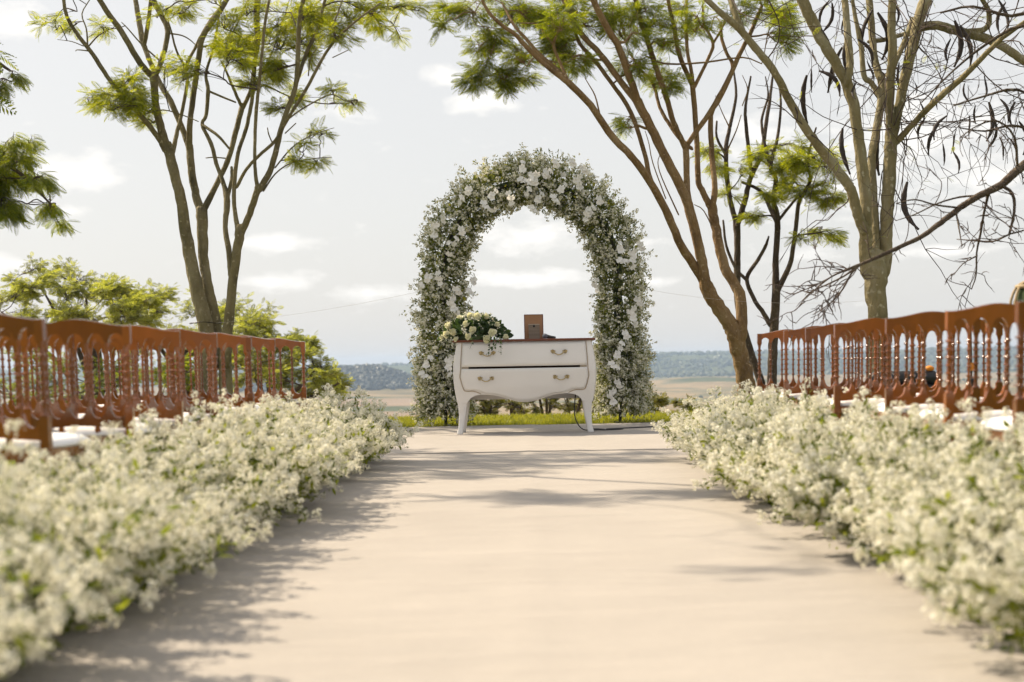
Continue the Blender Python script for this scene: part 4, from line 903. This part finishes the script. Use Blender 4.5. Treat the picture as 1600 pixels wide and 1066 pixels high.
for b in ((180, 150, 55, 24, 26), (150, 155, 30, 12, 10), (198, 122, 26, 14, 12), (225, 160, 20, 16, 8), (75, 32, 20, 14, 5), (108, 45, 14, 10, 4), (158, 45, 20, 10, 5), (265, 100, 16, 12, 6), (285, 112, 14, 22, 9), (218, 190, 18, 6, 4), (350, 85, 26, 18, 12), (335, 65, 20, 12, 6),
          (372, 62, 24, 22, 10), (420, 55, 36, 34, 20), (440, 108, 28, 20, 18), (452, 30, 38, 24, 18), (505, 30, 40, 25, 20), (540, 50, 34, 16, 14), (560, 15, 38, 18, 16), (470, 70, 28, 22, 14), (395, 132, 18, 10, 8), (360, 30, 24, 22, 9), (300, 12, 28, 12, 8), (385, 85, 20, 20, 9),
          (590, 12, 30, 14, 10), (625, 58, 9, 5, 2), (622, 8, 26, 10, 7), (592, 42, 16, 7, 4), (655, 12, 12, 8, 3), (545, 158, 20, 7, 5), (525, 138, 16, 5, 4), (432, 168, 14, 8, 5), (456, 158, 10, 8, 4), (462, 140, 14, 12, 5), (495, 206, 18, 6, 4), (455, 252, 18, 9, 6), (495, 254, 14, 6, 4), (478, 220, 12, 6, 3),
          (330, -45, 80, 30, 14), (470, -50, 90, 30, 18), (590, -40, 70, 25, 12), (200, -60, 80, 25, 9), (395, 20, 22, 20, 8), (250, 15, 22, 12, 4)):
    T.spray(*b[:4], n=int(b[4] * 1.35), size=.175, nf=3)
TL = T.build(P(335, 566, 17.0) * [1, 1, 0])

# --- right leaning tree
T = Tree('leaning_tree', 'leaning many-stemmed tree with warm brown trunks right of the arch', 17.0, M['bark_warm'], M['frond_dark'])
T.rs = .66; T.base(1171, 625, 25, 17.0, 0.0)
T.limb([(1171, 630, 25), (1166, 600, 22), (1157, 560, 20), (1148, 525, 20), (1138, 503, 18), (1115, 470, 17), (1103, 446, 17)], -.1)
T.limb([(1106, 452, 13), (1094, 430, 11), (1065, 385, 10), (1040, 328, 9.5), (1013, 280, 9), (985, 243, 8.5), (957, 214, 8.5), (923, 165, 8), (888, 129, 8)], -1.2)
T.limb([(889, 131, 6), (855, 104, 5.5), (822, 73, 5.5), (804, 53, 5), (782, 38, 4.5), (761, 15, 4), (745, -20, 3)], -.6)
T.limb([(889, 131, 5.5), (872, 111, 5), (842, 84, 4.5), (822, 61, 4), (802, 38, 3.5), (785, 5, 2.5)], .6)
T.limb([(889, 131, 4.5), (876, 100, 3.6), (865, 73, 3.5), (870, 56, 3), (876, 44, 2.5)], .3)
T.limb([(866, 72, 2.8), (850, 52, 2.4), (840, 38, 2.2), (812, 36, 1.5)], 0, thin=True)
T.limb([(1104, 450, 13), (1098, 417, 12.5), (1088, 369, 12), (1075, 320, 12), (1064, 293, 11.5), (1038, 242, 11), (1013, 191, 10.5), (996, 158, 11)], -.3)
T.limb([(997, 160, 9), (976, 99, 8.5), (965, 70, 8), (954, 53, 8), (937, 22, 7.5), (920, -15, 7), (900, -60, 5)], -.6)
T.limb([(995, 160, 8), (971, 129, 7.5), (937, 84, 7), (910, 55, 6.5), (890, 20, 6), (875, -15, 5)], .5)
T.limb([(1040, 330, 6), (1016, 279, 6), (1007, 239, 5.5), (985, 174, 5.5), (957, 132, 5), (930, 96, 4.8), (903, 63, 4.5), (896, 25, 4), (885, -20, 3)], .9)
T.limb([(1082, 345, 8), (1074, 298, 7.5), (1072, 239, 7.5), (1069, 225, 8)], .4)
T.limb([(1070, 230, 7), (1052, 190, 6.8), (1041, 152, 6.8), (1028, 115, 6.5), (1018, 84, 6.5), (1002, 34, 6), (993, 0, 5.5), (980, -50, 4.5)], -.3)
T.limb([(1071, 230, 6), (1090, 203, 6), (1106, 180, 6), (1134, 132, 6), (1156, 84, 5.5), (1173, 51, 5), (1190, 10, 4)], .4)
T.limb([(1152, 540, 15), (1159, 512, 14), (1155, 459, 13), (1132, 417, 12), (1119, 360, 11.5), (1112, 321, 12)], .3)
T.limb([(1111, 325, 8), (1098, 300, 7.5), (1091, 280, 7), (1089, 225, 6.5), (1083, 141, 6.5), (1081, 130, 6.5)], .2)
T.limb([(1082, 134, 6), (1061, 84, 5.5), (1052, 37, 5), (1044, 0, 4.5), (1040, -40, 3.5)], -.3); T.limb([(1083, 132, 4.5), (1080, 110, 4.5), (1073, 70, 4.2), (1073, 0, 3.5), (1075, -30, 3)], .4)
T.limb([(1085, 136, 4.5), (1105, 95, 4), (1114, 68, 4), (1100, 37, 3.2), (1098, 10, 2.5)], .3); T.limb([(1114, 68, 3.2), (1126, 48, 3), (1133, 30, 2.5)], .1, thin=True)
T.limb([(1113, 325, 8), (1117, 293, 7), (1112, 240, 6.5), (1111, 180, 6), (1124, 155, 5.5), (1145, 107, 5), (1136, 85, 4.2), (1128, 62, 4), (1126, 35, 3)], .5)
T.limb([(1050, 145, 4), (1095, 195, 4)], 0, thin=True) if False else None
T.limb([(1080, 232, 4.5), (1060, 215, 4), (1040, 185, 4.5), (1030, 165, 4), (1020, 130, 4), (1000, 108, 3), (985, 85, 2)], .6)
for tw in ([(1040, 310, 1.6), (1020, 255, 1.4), (1014, 225, 1.2), (1008, 205, .8)], [(1060, 335, 2), (1035, 280, 1.5), (1028, 255, 1.2), (1032, 240, .8)], [(937, 178, 2.2), (930, 150, 1.8), (920, 132, 1.3), (914, 122, 1)], [(1010, 88, 2.2), (1040, 100, 2.4), (1100, 98, 2.4), (1160, 90, 2), (1190, 100, 1.4)],
           [(1120, 370, 2), (1100, 330, 1.4), (1085, 320, 1)], [(1134, 240, 2), (1150, 205, 1.6), (1158, 180, 1)], [(1160, 165, 1.5), (1168, 140, 1.2), (1160, 118, .8)], [(1140, 200, 1.8), (1128, 175, 1.2), (1118, 150, .9)]):
    T.limb(tw, rng.normal() * .2, thin=True, wob=0)
for b in ((718, 22, 40, 20, 22), (688, 42, 18, 7, 5), (755, 58, 38, 24, 24), (775, 108, 38, 18, 24), (745, 122, 24, 14, 14), (788, 132, 14, 12, 7), (830, 118, 12, 10, 6), (810, 30, 46, 26, 30), (850, 58, 40, 28, 26), (882, 98, 16, 12, 8), (900, 30, 42, 28, 26), (915, 98, 16, 18, 10),
          (960, 42, 36, 32, 22), (990, 88, 26, 24, 16), (1010, 20, 36, 24, 20), (1020, 125, 34, 18, 16), (1052, 128, 18, 16, 8), (1050, 48, 36, 26, 18), (1092, 42, 22, 20, 10), (975, 190, 16, 11, 8), (1150, 16, 28, 16, 10), (1205, 15, 34, 20, 16), (1242, 58, 26, 18, 14), (1235, 18, 28, 18, 12), (985, 40, 30, 25, 12),
          (760, -45, 80, 30, 26), (900, -50, 90, 30, 26), (1030, -50, 80, 30, 20), (1170, -40, 70, 30, 16), (880, 10, 40, 20, 16), (830, 90, 20, 16, 8), (795, 75, 25, 18, 12), (870, 30, 30, 24, 14), (1080, 10, 30, 20, 10)):
    T.spray(*b[:4], n=int(b[4] * 1.2), size=.178, nf=3)
T.build(P(1171, 566, 17.0) * [1, 1, 0])

# --- slim tree behind
T = Tree('slim_tree', 'slim forked tree with light green crown between the leaning tree and the pod tree', 20.0, M['bark_dark'], M['frond'])
gz = float(height(4, 20.0)); T.rs = .72; T.base(1206, 600, 11, 20.0, gz)
T.limb([(1206, 605, 11), (1208, 540, 10), (1212, 471, 9.5), (1212, 414, 7), (1215, 344, 6.5), (1209, 315, 6), (1212, 280, 5), (1204, 259, 4.5), (1215, 215, 3.5), (1220, 160, 2.5), (1216, 125, 1.5)], .1)
T.limb([(1213, 458, 7), (1234, 414, 5.5), (1240, 380, 5), (1244, 353, 4.8), (1249, 315, 4.5), (1266, 283, 4), (1262, 250, 3), (1275, 200, 2)], -.4)
T.limb([(1204, 508, 6), (1190, 485, 5), (1180, 471, 4.8), (1167, 436, 4.5), (1185, 405, 4), (1196, 385, 3.6), (1201, 370, 2)], .3)
T.limb([(1167, 438, 4), (1150, 420, 3.5), (1135, 385, 3), (1130, 345, 2.2)], .3); T.limb([(1215, 350, 5), (1205, 330, 4.5), (1190, 300, 4), (1160, 285, 3)], .6); T.limb([(1216, 345, 3.6), (1232, 325, 3.2), (1255, 300, 3), (1290, 285, 2)], .5)
S3 = [(1190, 600, 9), (1166, 530, 8.5), (1153, 470, 8), (1152, 420, 7.5), (1152, 380, 7), (1151, 344, 8.5)]
T.limb(S3, .2, d0=20.2); T.limb([(1150, 348, 6), (1139, 303, 5.5), (1134, 239, 5), (1140, 200, 4), (1150, 150, 3), (1146, 108, 2)], .2); T.limb([(1153, 348, 6.5), (1165, 310, 6), (1172, 280, 5.5), (1190, 240, 5), (1196, 200, 4.5), (1203, 155, 3.5), (1208, 112, 2.2)], .5)
T.limb([(1173, 262, 4.5), (1166, 200, 4), (1165, 165, 3.2), (1173, 120, 2)], -.2); T.limb([(1134, 242, 3.6), (1120, 215, 3), (1120, 190, 2.2)], 0, thin=True)
T.limb([(1204, 262, 4.5), (1196, 230, 3.4), (1190, 190, 3), (1200, 150, 2), (1196, 120, 1.2)], .2)
T.ends = []; twigs_late = True
for b in ((1110, 238, 20, 10, 8), (1128, 262, 18, 9, 7), (1195, 238, 34, 14, 14), (1250, 262, 42, 20, 26), (1292, 252, 30, 18, 18), (1272, 300, 38, 16, 20), (1305, 312, 24, 10, 9), (1200, 302, 26, 11, 10), (1290, 366, 26, 7, 7), (1250, 372, 14, 5, 3), (1180, 332, 22, 8, 7), (1140, 300, 16, 8, 5), (1240, 232, 26, 12, 10), (1310, 372, 14, 6, 4), (1165, 265, 18, 10, 6), (1225, 285, 22, 14, 9)):
    T.spray(*b[:4], n=int(b[4] * 1.5), size=.18, nf=3)
T.build(np.array([P(1206, 566, 20.0)[0], 20.0, gz]))

# --- pod tree
T = Tree('pod_tree', 'thick forked tree with pale olive bark and long dark hanging seed pods', 14.6, M['bark_olive'], M['frond'])
T.rs = .80; T.base(1372, 560, 21, 14.6, 0.0)
T.limb([(1372, 565, 21), (1371, 490, 19.5), (1368, 440, 22.5), (1366, 405, 23)], 0)
T.limb([(1356, 425, 15), (1353, 390, 13.5), (1352, 340, 12.5), (1352, 300, 12), (1348, 270, 12), (1342, 220, 11), (1334, 165, 11), (1320, 120, 11.5)], -.3)
T.limb([(1322, 126, 10), (1300, 90, 10.5), (1280, 55, 11), (1262, 20, 11.5), (1245, -20, 10.5), (1215, -80, 8)], -.4); T.limb([(1324, 126, 8), (1328, 100, 7.5), (1325, 60, 7.5), (1322, 25, 7), (1318, -30, 6)], .3)
T.limb([(1379, 425, 15), (1384, 390, 13), (1385, 350, 12.5), (1388, 300, 13), (1391, 250, 13), (1393, 205, 12.5)], .2)
T.limb([(1392, 210, 9.5), (1391, 180, 9), (1391, 130, 9), (1395, 80, 9), (1393, 40, 8), (1395, 0, 8), (1398, -50, 6.5)], -.3); T.limb([(1395, 212, 10), (1402, 180, 9.5), (1412, 130, 10), (1425, 75, 11), (1433, 40, 11), (1443, 10, 12), (1462, -40, 11)], .3)
T.limb([(1400, 222, 7), (1412, 210, 6.2), (1430, 190, 6), (1470, 150, 6.5), (1500, 125, 6), (1530, 95, 5.5), (1560, 65, 5), (1600, 35, 4), (1650, 0, 3)], -1.6)
T.limb([(1366, 420, 10), (1368, 375, 9), (1365, 310, 8), (1362, 245, 8), (1370, 200, 8), (1379, 140, 8.5), (1368, 100, 7), (1363, 60, 7), (1358, 0, 6.5), (1350, -40, 5)], .9)
T.limb([(1376, 152, 6), (1362, 130, 5.5), (1350, 118, 5.5), (1345, 70, 5), (1335, 20, 4), (1330, -20, 3)], .2); T.limb([(1388, 118, 6), (1400, 95, 5.5), (1415, 60, 5), (1425, 30, 4.5)], .5)
T.limb([(1350, 360, 11), (1340, 335, 10), (1331, 300, 10), (1322, 285, 10), (1305, 262, 9.5), (1280, 230, 9), (1255, 195, 8.5), (1232, 155, 8), (1208, 110, 7.5), (1180, 75, 7.5), (1155, 45, 7), (1125, 20, 6), (1100, -5, 5)], -1.0)
T.limb([(1162, 52, 6), (1148, 20, 6), (1138, -20, 5.5)], .2)
T.limb([(1436, 42, 9), (1465, 40, 9), (1500, 50, 9), (1540, 60, 9), (1570, 75, 8.5), (1600, 95, 8), (1650, 130, 6)], -.5)
T.limb([(1500, 50, 5), (1540, 45, 5.5), (1545, 20, 5), (1535, 0, 4.5), (1520, -30, 4)], -.4); T.limb([(1360, 65, 5), (1390, 60, 4.5), (1440, 45, 4)], .1)
# bare drooping twigs
reg = T.nodes[(T.nodes[:, 3] > .012)]
def twigs(tree, src, n, Lr, r0=.007, bias=(0, -.2, -.1), sub=4):
    for k in range(n):
        a = src[rng.integers(len(src))][:3]; L = rng.uniform(*Lr); d = rdir(1, bias)[0]; m = 8; p = [a]
        for q in range(m):
            d = norm(d + rng.normal(size=3) * .20 + [0, 0, -.035]); p.append(p[-1] + d * L / m)
        p = catmull(p, 2); tree.tw.append(tube(p, np.linspace(r0, .0022, len(p)), 5)); tree.ends.append(p[len(p) // 2:])
        for q in range(sub):
            b = p[rng.integers(3, len(p))]; d2 = norm(d + rng.normal(size=3) * .65); c = [b]
            for z in range(4): d2 = norm(d2 + rng.normal(size=3) * .22); c.append(c[-1] + d2 * L * rng.uniform(.05, .10))
            tree.tw.append(tube(catmull(c, 2), np.linspace(.0038, .0015, 9), 4))
T.ends = []
up = reg[(reg[:, 2] > CAM_H + 1.7)]
twigs(T, up, 34, (.8, 2.0), sub=4)
rt = up[up[:, 0] > 3.6]; twigs(T, rt, 44, (.8, 2.2), bias=(.3, -.2, -.2), sub=5)
lf = np.concatenate(T.ends); sel = lf[rng.integers(0, len(lf), 90)]; T.fronds(sel, rdir(90), 1, .10)
PT = T.build(P(1372, 566, 14.6) * [1, 1, 0])
def pod_mesh(seed):
    r = np.random.default_rng(seed); t = np.linspace(0, 1, 13); a = r.uniform(.5, 1.1); sg = r.choice([-1, 1])
    q = np.stack([sg * a * .18 * (np.sin(t * math.pi)) , .05 * np.sin(t * 4 + seed), -t], -1); q[:, 0] += sg * .12 * t * r.random()
    V, F = tube(q, .060 * np.clip(np.sin(np.clip(t * 1.0 + .04, 0, 1) * math.pi), .12, 1) ** .45 * (1 + .1 * np.cos(t * 50)), 8); c = np.repeat(q, 8, 0); V = c + (V - c) * [1, .6, 1]
    return mesh('seed_pod', [(V, F)], M['pod'], True)
pods = [pod_mesh(k) for k in range(6)]
PODS = [(1300, 5, 40), (1322, 20, 30), (1338, 30, 34), (1363, 15, 62), (1372, 20, 60), (1390, 0, 34), (1396, 5, 30), (1350, 55, 22), (1318, 75, 60), (1322, 62, 44), (1340, 62, 40), (1270, 78, 20), (1300, 108, 20), (1356, 95, 30), (1262, 118, 62), (1268, 108, 30), (1280, 112, 46), (1296, 2, 36), (1405, 98, 34),
        (1420, 60, 22), (1318, 200, 62), (1375, 195, 66), (1338, 128, 26), (1420, 145, 24), (1500, 40, 56), (1492, 32, 60), (1485, 60, 34), (1520, 62, 18), (1527, 70, 20), (1572, 5, 40), (1560, 0, 44), (1455, 52, 18), (1445, 185, 30), (1438, 160, 30), (1480, 180, 38), (1495, 205, 30), (1470, 150, 18), (1512, 180, 34), (1466, 195, 40),
        (1473, 225, 28), (1508, 130, 30), (1540, 118, 36), (1545, 160, 52), (1562, 155, 34), (1490, 238, 30), (1524, 165, 24), (1552, 185, 40), (1585, 160, 36), (1592, 190, 44), (1560, 215, 30), (1575, 215, 20), (1241, 165, 24), (1330, 280, 22), (1418, 285, 64), (1243, 195, 8), (1310, 160, 18), (1430, 130, 16)]
base = np.array(PT.location)
tn = np.concatenate([T.nodes[:, :3][T.nodes[:, 2] > 1.5]] + T.ends)
for k, (px, py, L) in enumerate(PODS):
    proj = np.stack([VPX + FPX * tn[:, 0] / tn[:, 1], VPY - FPX * (tn[:, 2] - CAM_H) / tn[:, 1]], -1)
    # picture roll is ignored in this search: the nearest twig gives the depth the pod hangs at
    dd = np.hypot(proj[:, 0] - px, proj[:, 1] - py); q = tn[np.argmin(dd)]; d = float(np.clip(q[1], 12, 15.5))
    w = P(px, py, d); o = link('seed_pod', pods[k % 6], PT, w - base, (rng.normal() * .15, rng.normal() * .22, rng.random() * 6.28 if L < 40 else rng.normal() * .5)); s_ = 1.2 * L * d / FPX; o.scale = (s_, s_, s_)
    if min(dd) > 3:
        link('pod_stalk', mesh('pod_stalk', [tube(catmull([q - base, (q + w) / 2 - base + [0, 0, .03], w - base], 3), .0028, 4)], M['twig']), PT)

# --- bare tree whose long limb reaches in from the right
T = Tree('bare_limb_tree', 'dark bare limb reaching in from the right edge with drooping twigs', 10.2, M['bark_dark'], M['frond'])
T.base(1800, 500, 26, 10.2, 0.0)
T.limb([(1800, 505, 26), (1795, 350, 22), (1775, 230, 17), (1740, 120, 13), (1700, 20, 10), (1660, -80, 7)], -.2)
T.limb([(1775, 230, 12), (1700, 205, 9), (1640, 232, 8), (1600, 258, 7), (1575, 280, 6.4), (1560, 292, 6), (1530, 306, 5.4), (1500, 325, 4.8), (1470, 348, 4.2), (1440, 370, 3.7), (1410, 384, 3.3), (1380, 398, 3), (1350, 411, 2.7), (1320, 423, 2.3)], -.6)
T.limb([(1385, 396, 2), (1350, 410, 1.8), (1318, 432, 1.5), (1285, 448, 1.2), (1262, 458, .8)], .2, thin=True, wob=0); T.limb([(1345, 413, 1.8), (1330, 428, 1.6), (1318, 450, 1.4), (1302, 470, 1.2), (1285, 483, 1), (1270, 492, .7)], -.2, thin=True, wob=0)
T.limb([(1322, 422, 1.8), (1300, 432, 1.4), (1280, 447, 1.2), (1255, 470, .8)], 0, thin=True, wob=0)
for tw in ([(1545, 300, 2.6), (1538, 330, 2), (1532, 365, 1.8), (1526, 395, 1.6), (1525, 430, 1.2), (1518, 452, .8)], [(1526, 400, 1.2), (1505, 412, .9), (1490, 430, .6)], [(1565, 290, 3), (1582, 303, 2.8), (1585, 330, 2.4), (1577, 366, 2)], [(1577, 366, 1.6), (1550, 378, 1.3), (1520, 376, 1.1), (1495, 374, .7)], [(1577, 366, 1.4), (1600, 360, 1.2), (1625, 350, 1)],
           [(1493, 328, 1.6), (1498, 355, 1.3), (1503, 385, .8)], [(1600, 258, 3), (1620, 270, 2.4), (1650, 290, 2)], [(1590, 266, 2.4), (1585, 215, 2), (1560, 190, 1.6), (1530, 195, 1.2), (1500, 215, .8)], [(1530, 306, 2), (1500, 308, 1.6), (1465, 318, 1.3), (1430, 335, 1), (1400, 345, .6)], [(1500, 325, 1.8), (1460, 320, 1.5), (1430, 312, 1.2), (1400, 318, .7)],
           [(1640, 232, 3), (1610, 205, 2.4), (1580, 196, 2), (1540, 205, 1.6), (1500, 200, 1)], [(1700, 205, 3), (1640, 170, 2.6), (1590, 140, 2.2), (1540, 150, 1.8), (1490, 165, 1.2)], [(1740, 120, 4), (1660, 70, 3.4), (1600, 40, 3), (1540, 70, 2.4), (1490, 110, 1.6), (1440, 160, 1)], [(1700, 20, 4), (1640, 10, 3.4), (1580, 25, 2.8), (1520, 10, 2.2), (1470, 20, 1.5)]):
    T.limb(tw, rng.normal() * .3, thin=True, wob=.05)
T.ends = []; nd = T.nodes; tip = nd[(nd[:, 3] < .012) & (nd[:, 0] < 3.6)]
twigs(T, tip, 70, (.18, .5), r0=.0035, bias=(-.5, 0, -.25), sub=3)
T.build(P(1800, 566, 10.2) * [1, 1, 0])

# --- dark leafy tree at the left edge (shades the aisle)
T = Tree('shade_tree', 'dark green drooping foliage of a tree at the left edge', 13.0, M['bark_dark'], M['frond_dark'], templ=FR_FINE)
T.bias = np.array([.15, 0, -.5]); T.base(-230, 520, 30, 13.0, 0.0)
T.limb([(-230, 525, 30), (-225, 350, 26), (-215, 200, 22), (-190, 50, 18), (-180, -150, 14), (-150, -350, 9)], 0)
T.limb([(-222, 330, 14), (-160, 260, 11), (-90, 230, 8), (-30, 240, 5), (30, 270, 3), (80, 320, 1.5)], -.3); T.limb([(-215, 210, 13), (-150, 130, 10), (-80, 80, 7), (-20, 90, 4), (15, 110, 2)], .2); T.limb([(-190, 60, 12), (-110, -60, 9), (-30, -150, 7), (60, -230, 4)], .1); T.limb([(-185, -60, 10), (-250, -200, 8), (-260, -330, 5)], .4); T.limb([(-182, -120, 9), (-80, -260, 7), (20, -350, 4)], -.8)
for b in ((22, 118, 12, 8, 5), (0, 135, 14, 10, 6), (15, 235, 40, 22, 30), (5, 275, 42, 26, 34), (12, 320, 40, 16, 20), (58, 275, 16, 10, 6), (75, 285, 12, 7, 4), (70, 325, 20, 12, 9), (95, 348, 14, 7, 4), (45, 215, 14, 6, 4), (-60, 260, 60, 50, 34), (-90, 150, 70, 60, 34), (-70, 60, 50, 30, 16), (-50, -110, 90, 50, 22), (60, -220, 60, 40, 12), (-30, -190, 70, 40, 14),
          (-230, -250, 110, 80, 24), (-100, -330, 120, 70, 24), (20, -350, 60, 40, 9), (-280, 50, 80, 90, 20), (-20, 315, 40, 30, 14), (-180, -420, 100, 50, 14)):
    T.spray(*b[:4], n=b[4], size=.16, nf=3) if b[0] > -40 else T.blob(*b[:4], n=int(b[4] * .7), size=.33, nf=2)
T.limb([(-182, -140, 10), (-150, -260, 8), (-122, -318, 6), (60, -360, 5), (190, -375, 3)], -3.2, d0=13.0); T.limb([(-182, -130, 9), (-60, -190, 7), (60, -230, 5), (250, -240, 3)], -.3, d0=13.0)
for (x_, y_, z_, n_) in ((-4.2, 9.8, 4.6, 7), (-3.7, 9.6, 4.7, 7), (-3.2, 9.9, 4.8, 7), (-2.8, 9.7, 4.8, 6), (-3.4, 7.3, 5.0, 2), (-3.0, 7.5, 5.1, 2), (-4.5, 13, 5.0, 9), (-3.9, 13.4, 5.3, 9), (-3.3, 12.5, 4.9, 8), (-4.6, 11.5, 5.0, 8), (-2.6, 12.0, 5.2, 6), (-2.2, 10.9, 5.2, 5)):
    T.blob(VPX + FPX * x_ / y_, VPY - FPX * (z_ - CAM_H) / y_, 110, 24, n=int(n_ * 1.6), d=y_, size=.26, nf=2)
T.build(P(-230, 566, 13.0) * [1, 1, 0])

# --- spreading yellow-green trees on the slope, left
def slope_tree(label, px, d, crown, seed, leaf=M['frond_olive'], size=.165, name='spreading_tree', group='spreading trees on the slope', wood=M['bark_dark'], nf=3, dens=1.45):
    gx = P(px, 566, d)[0]; gz = float(height(gx, d)); T = Tree(name, label, d, wood, leaf, templ=FR_BUSH, group=group)
    ytop = np.mean([c[1] for c in crown]) + 45 * 30 / d * .6; gpy = VPY + (CAM_H - gz) * FPX / d
    T.limb([(px, gpy + 4, 9 * 30 / d), (px - 4, (gpy * 2 + ytop) / 3, 7 * 30 / d), (px + 6, (gpy + ytop * 2) / 3, 6 * 30 / d), (px, ytop, 5 * 30 / d)], .2)
    xs_ = sorted({round(c[0] / 70) for c in crown})
    for gxk in xs_:
        cs = [c for c in crown if round(c[0] / 70) == gxk]; mx_, my_ = np.mean([c[0] for c in cs]), np.mean([c[1] for c in cs])
        f = rng.uniform(.3, .9); sy = gpy + (ytop - gpy) * f
        T.limb([(px, sy, 4.5 * 30 / d), (px + (mx_ - px) * .35, sy - abs(sy - my_) * .5, 3.6 * 30 / d), (px + (mx_ - px) * .7, my_ + abs(sy - my_) * .25, 2.6 * 30 / d), (mx_, my_, 1.4 * 30 / d)], rng.normal() * 1.2)
    for c in crown: T.blob(*c[:4], n=int(c[4] * dens), d=d + rng.normal() * 1.0, size=size, nf=nf)
    return T.build((gx, d, gz))
def crown_of(poly, n, rx, ry, cnt, seed):
    r = np.random.default_rng(seed); xs_ = [p[0] for p in poly]; out = []
    for k in range(n):
        x = r.uniform(xs_[0], xs_[-1]); t = np.interp(x, xs_, [p[1] for p in poly]); b = np.interp(x, xs_, [p[2] for p in poly]); f = r.random() ** 1.2
        out.append((x, t + (b - t) * f + ry * .5, rx * r.uniform(.7, 1.3), ry * r.uniform(.7, 1.3), cnt))
    return out
slope_tree('spreading yellow green tree behind the near left-hand chairs', 148, 27, crown_of([(-60, 450, 520), (20, 425, 520), (70, 398, 500), (110, 412, 500), (160, 420, 500), (200, 438, 505), (235, 452, 510)], 54, 22, 15, 11, 1), 1)
slope_tree('bushy yellow green tree behind the left many-stemmed tree', 290, 30, crown_of([(195, 455, 560), (240, 445, 580), (300, 442, 580), (330, 448, 580), (390, 470, 580), (420, 480, 580)], 58, 22, 17, 11, 2), 2)
slope_tree('low bushy green tree at the far end of the left-hand chairs', 420, 28, crown_of([(370, 480, 590), (400, 488, 600), (440, 510, 610), (480, 520, 612), (500, 545, 615), (530, 590, 612)], 50, 17, 13, 10, 3), 3)
slope_tree('dark leafy tree low behind the near left-hand chairs', 60, 24, crown_of([(-40, 520, 640), (60, 515, 640), (140, 520, 640), (200, 525, 640)], 22, 28, 20, 8, 4), 4, leaf=M['frond_dark'])
slope_tree('dark leafy bush low behind the middle left-hand chairs', 270, 25, crown_of([(190, 545, 640), (260, 535, 640), (350, 545, 640)], 16, 24, 18, 8, 5), 5, leaf=M['frond_dark'])
# --- small open shrubs below the terrace edge, seen under the chest
for k, (px, d, w, t, b, lab) in enumerate([(808, 24, 30, 612, 655, 'twiggy shrub under the left half of the chest'), (855, 23.5, 26, 606, 655, 'twiggy shrub under the middle of the chest'), (893, 24, 26, 602, 655, 'twiggy shrub left of the right chest leg'), (925, 24.5, 24, 606, 655, 'twiggy shrub hidden behind the right chest leg'),
        (765, 23, 26, 618, 660, 'low leafy shrub behind the left chest leg'), (1022, 23, 24, 618, 658, 'yellow green shrub right of the arch foot'), (1080, 24, 26, 624, 664, 'yellow green shrub behind the far end of the right flower border'), (735, 23.5, 20, 600, 655, 'leafy shrub between the left arch leg and the chest')]):
    gx = P(px, 566, d)[0]; gz = float(height(gx, d)); T = Tree('shrub', lab, d, M['bark_dark'], M['shrub'], templ=FR_BUSH, group='shrubs below the lawn edge'); gpy = VPY + (CAM_H - gz) * FPX / d - (px - VPX) * SR
    for q in range(3):
        e = px + rng.uniform(-.8, .8) * w; T.limb([(px + q * 3 - 3, gpy + 3, 3.2), (px + (e - px) * .3, (gpy + t) / 2 + 8, 2.6), (px + (e - px) * .7, t + (b - t) * .45, 2), (e, t + (b - t) * .15, 1.2)], rng.normal() * .4)
    for q in range(9):
        T.blob(px + rng.normal() * w * .55, t + (b - t) * rng.random() * .75, w * .35, 6, n=7 if k not in (4, 5, 6, 7) else 12, size=.11, nf=3)
    o = T.build((gx, d, gz)); o['category'] = 'shrub'

# --- guy wires from the arch to the trees
def wire(a, b, sag, r=.0010):
    t = np.linspace(0, 1, 24); p = np.asarray(a)[None] * (1 - t[:, None]) + np.asarray(b)[None] * t[:, None]; p[:, 2] -= sag * 4 * t * (1 - t); return tube(p, r, 5)
a1 = np.array([ac[0] - .965, ARCH_Y + .16, P(660, 446, ARCH_Y)[2]]); b1 = P(338, 505, 16.72)
tag(obj('guy_wire', [wire(a1, b1, .05)], M['rope']), 'thin guy wire from the arch to the left many-stemmed tree', 'wire')
a2 = np.array([ac[0] + .965, ARCH_Y + .16, P(1000, 441, ARCH_Y)[2]]); b2 = P(1356, 470, 14.55)
tag(obj('guy_wire', [wire(a2, b2, .10)], M['rope']), 'thin guy wire from the arch to the pod tree', 'wire')
a = np.linspace(0, 2 * math.pi, 33); c0 = P(322, 505, 17.0)
tag(obj('tree_tie', [tube(np.stack([c0[0] + .19 * np.cos(a), c0[1] + .19 * np.sin(a), c0[2] + .008 * np.sin(3 * a)], -1), .006, 5)], M['metal_dark']), 'dark wire tied round the left many-stemmed trunk', 'wire')

# ------------------------------------------------------------------ haze
HB = obj('haze', [box(-1470, 1470, -60, 3020, -60, 14)], [], None) if False else None
m = bpy.data.materials.new('haze'); m.use_nodes = True; nt = m.node_tree; nt.nodes.clear(); o_ = nt.nodes.new('ShaderNodeOutputMaterial'); pv = nt.nodes.new('ShaderNodeVolumePrincipled')
pv.inputs['Color'].default_value = (0.56, 0.73, 1.0, 1); pv.inputs['Density'].default_value = 0.00030; pv.inputs['Anisotropy'].default_value = 0.2
nt.links.new(pv.outputs[0], o_.inputs['Volume'])
hz = obj('haze', [box(-1470, 1470, -60, 3020, -48, 16)], m); tag(hz, 'pale blue haze over the valley', 'haze', kind='stuff')
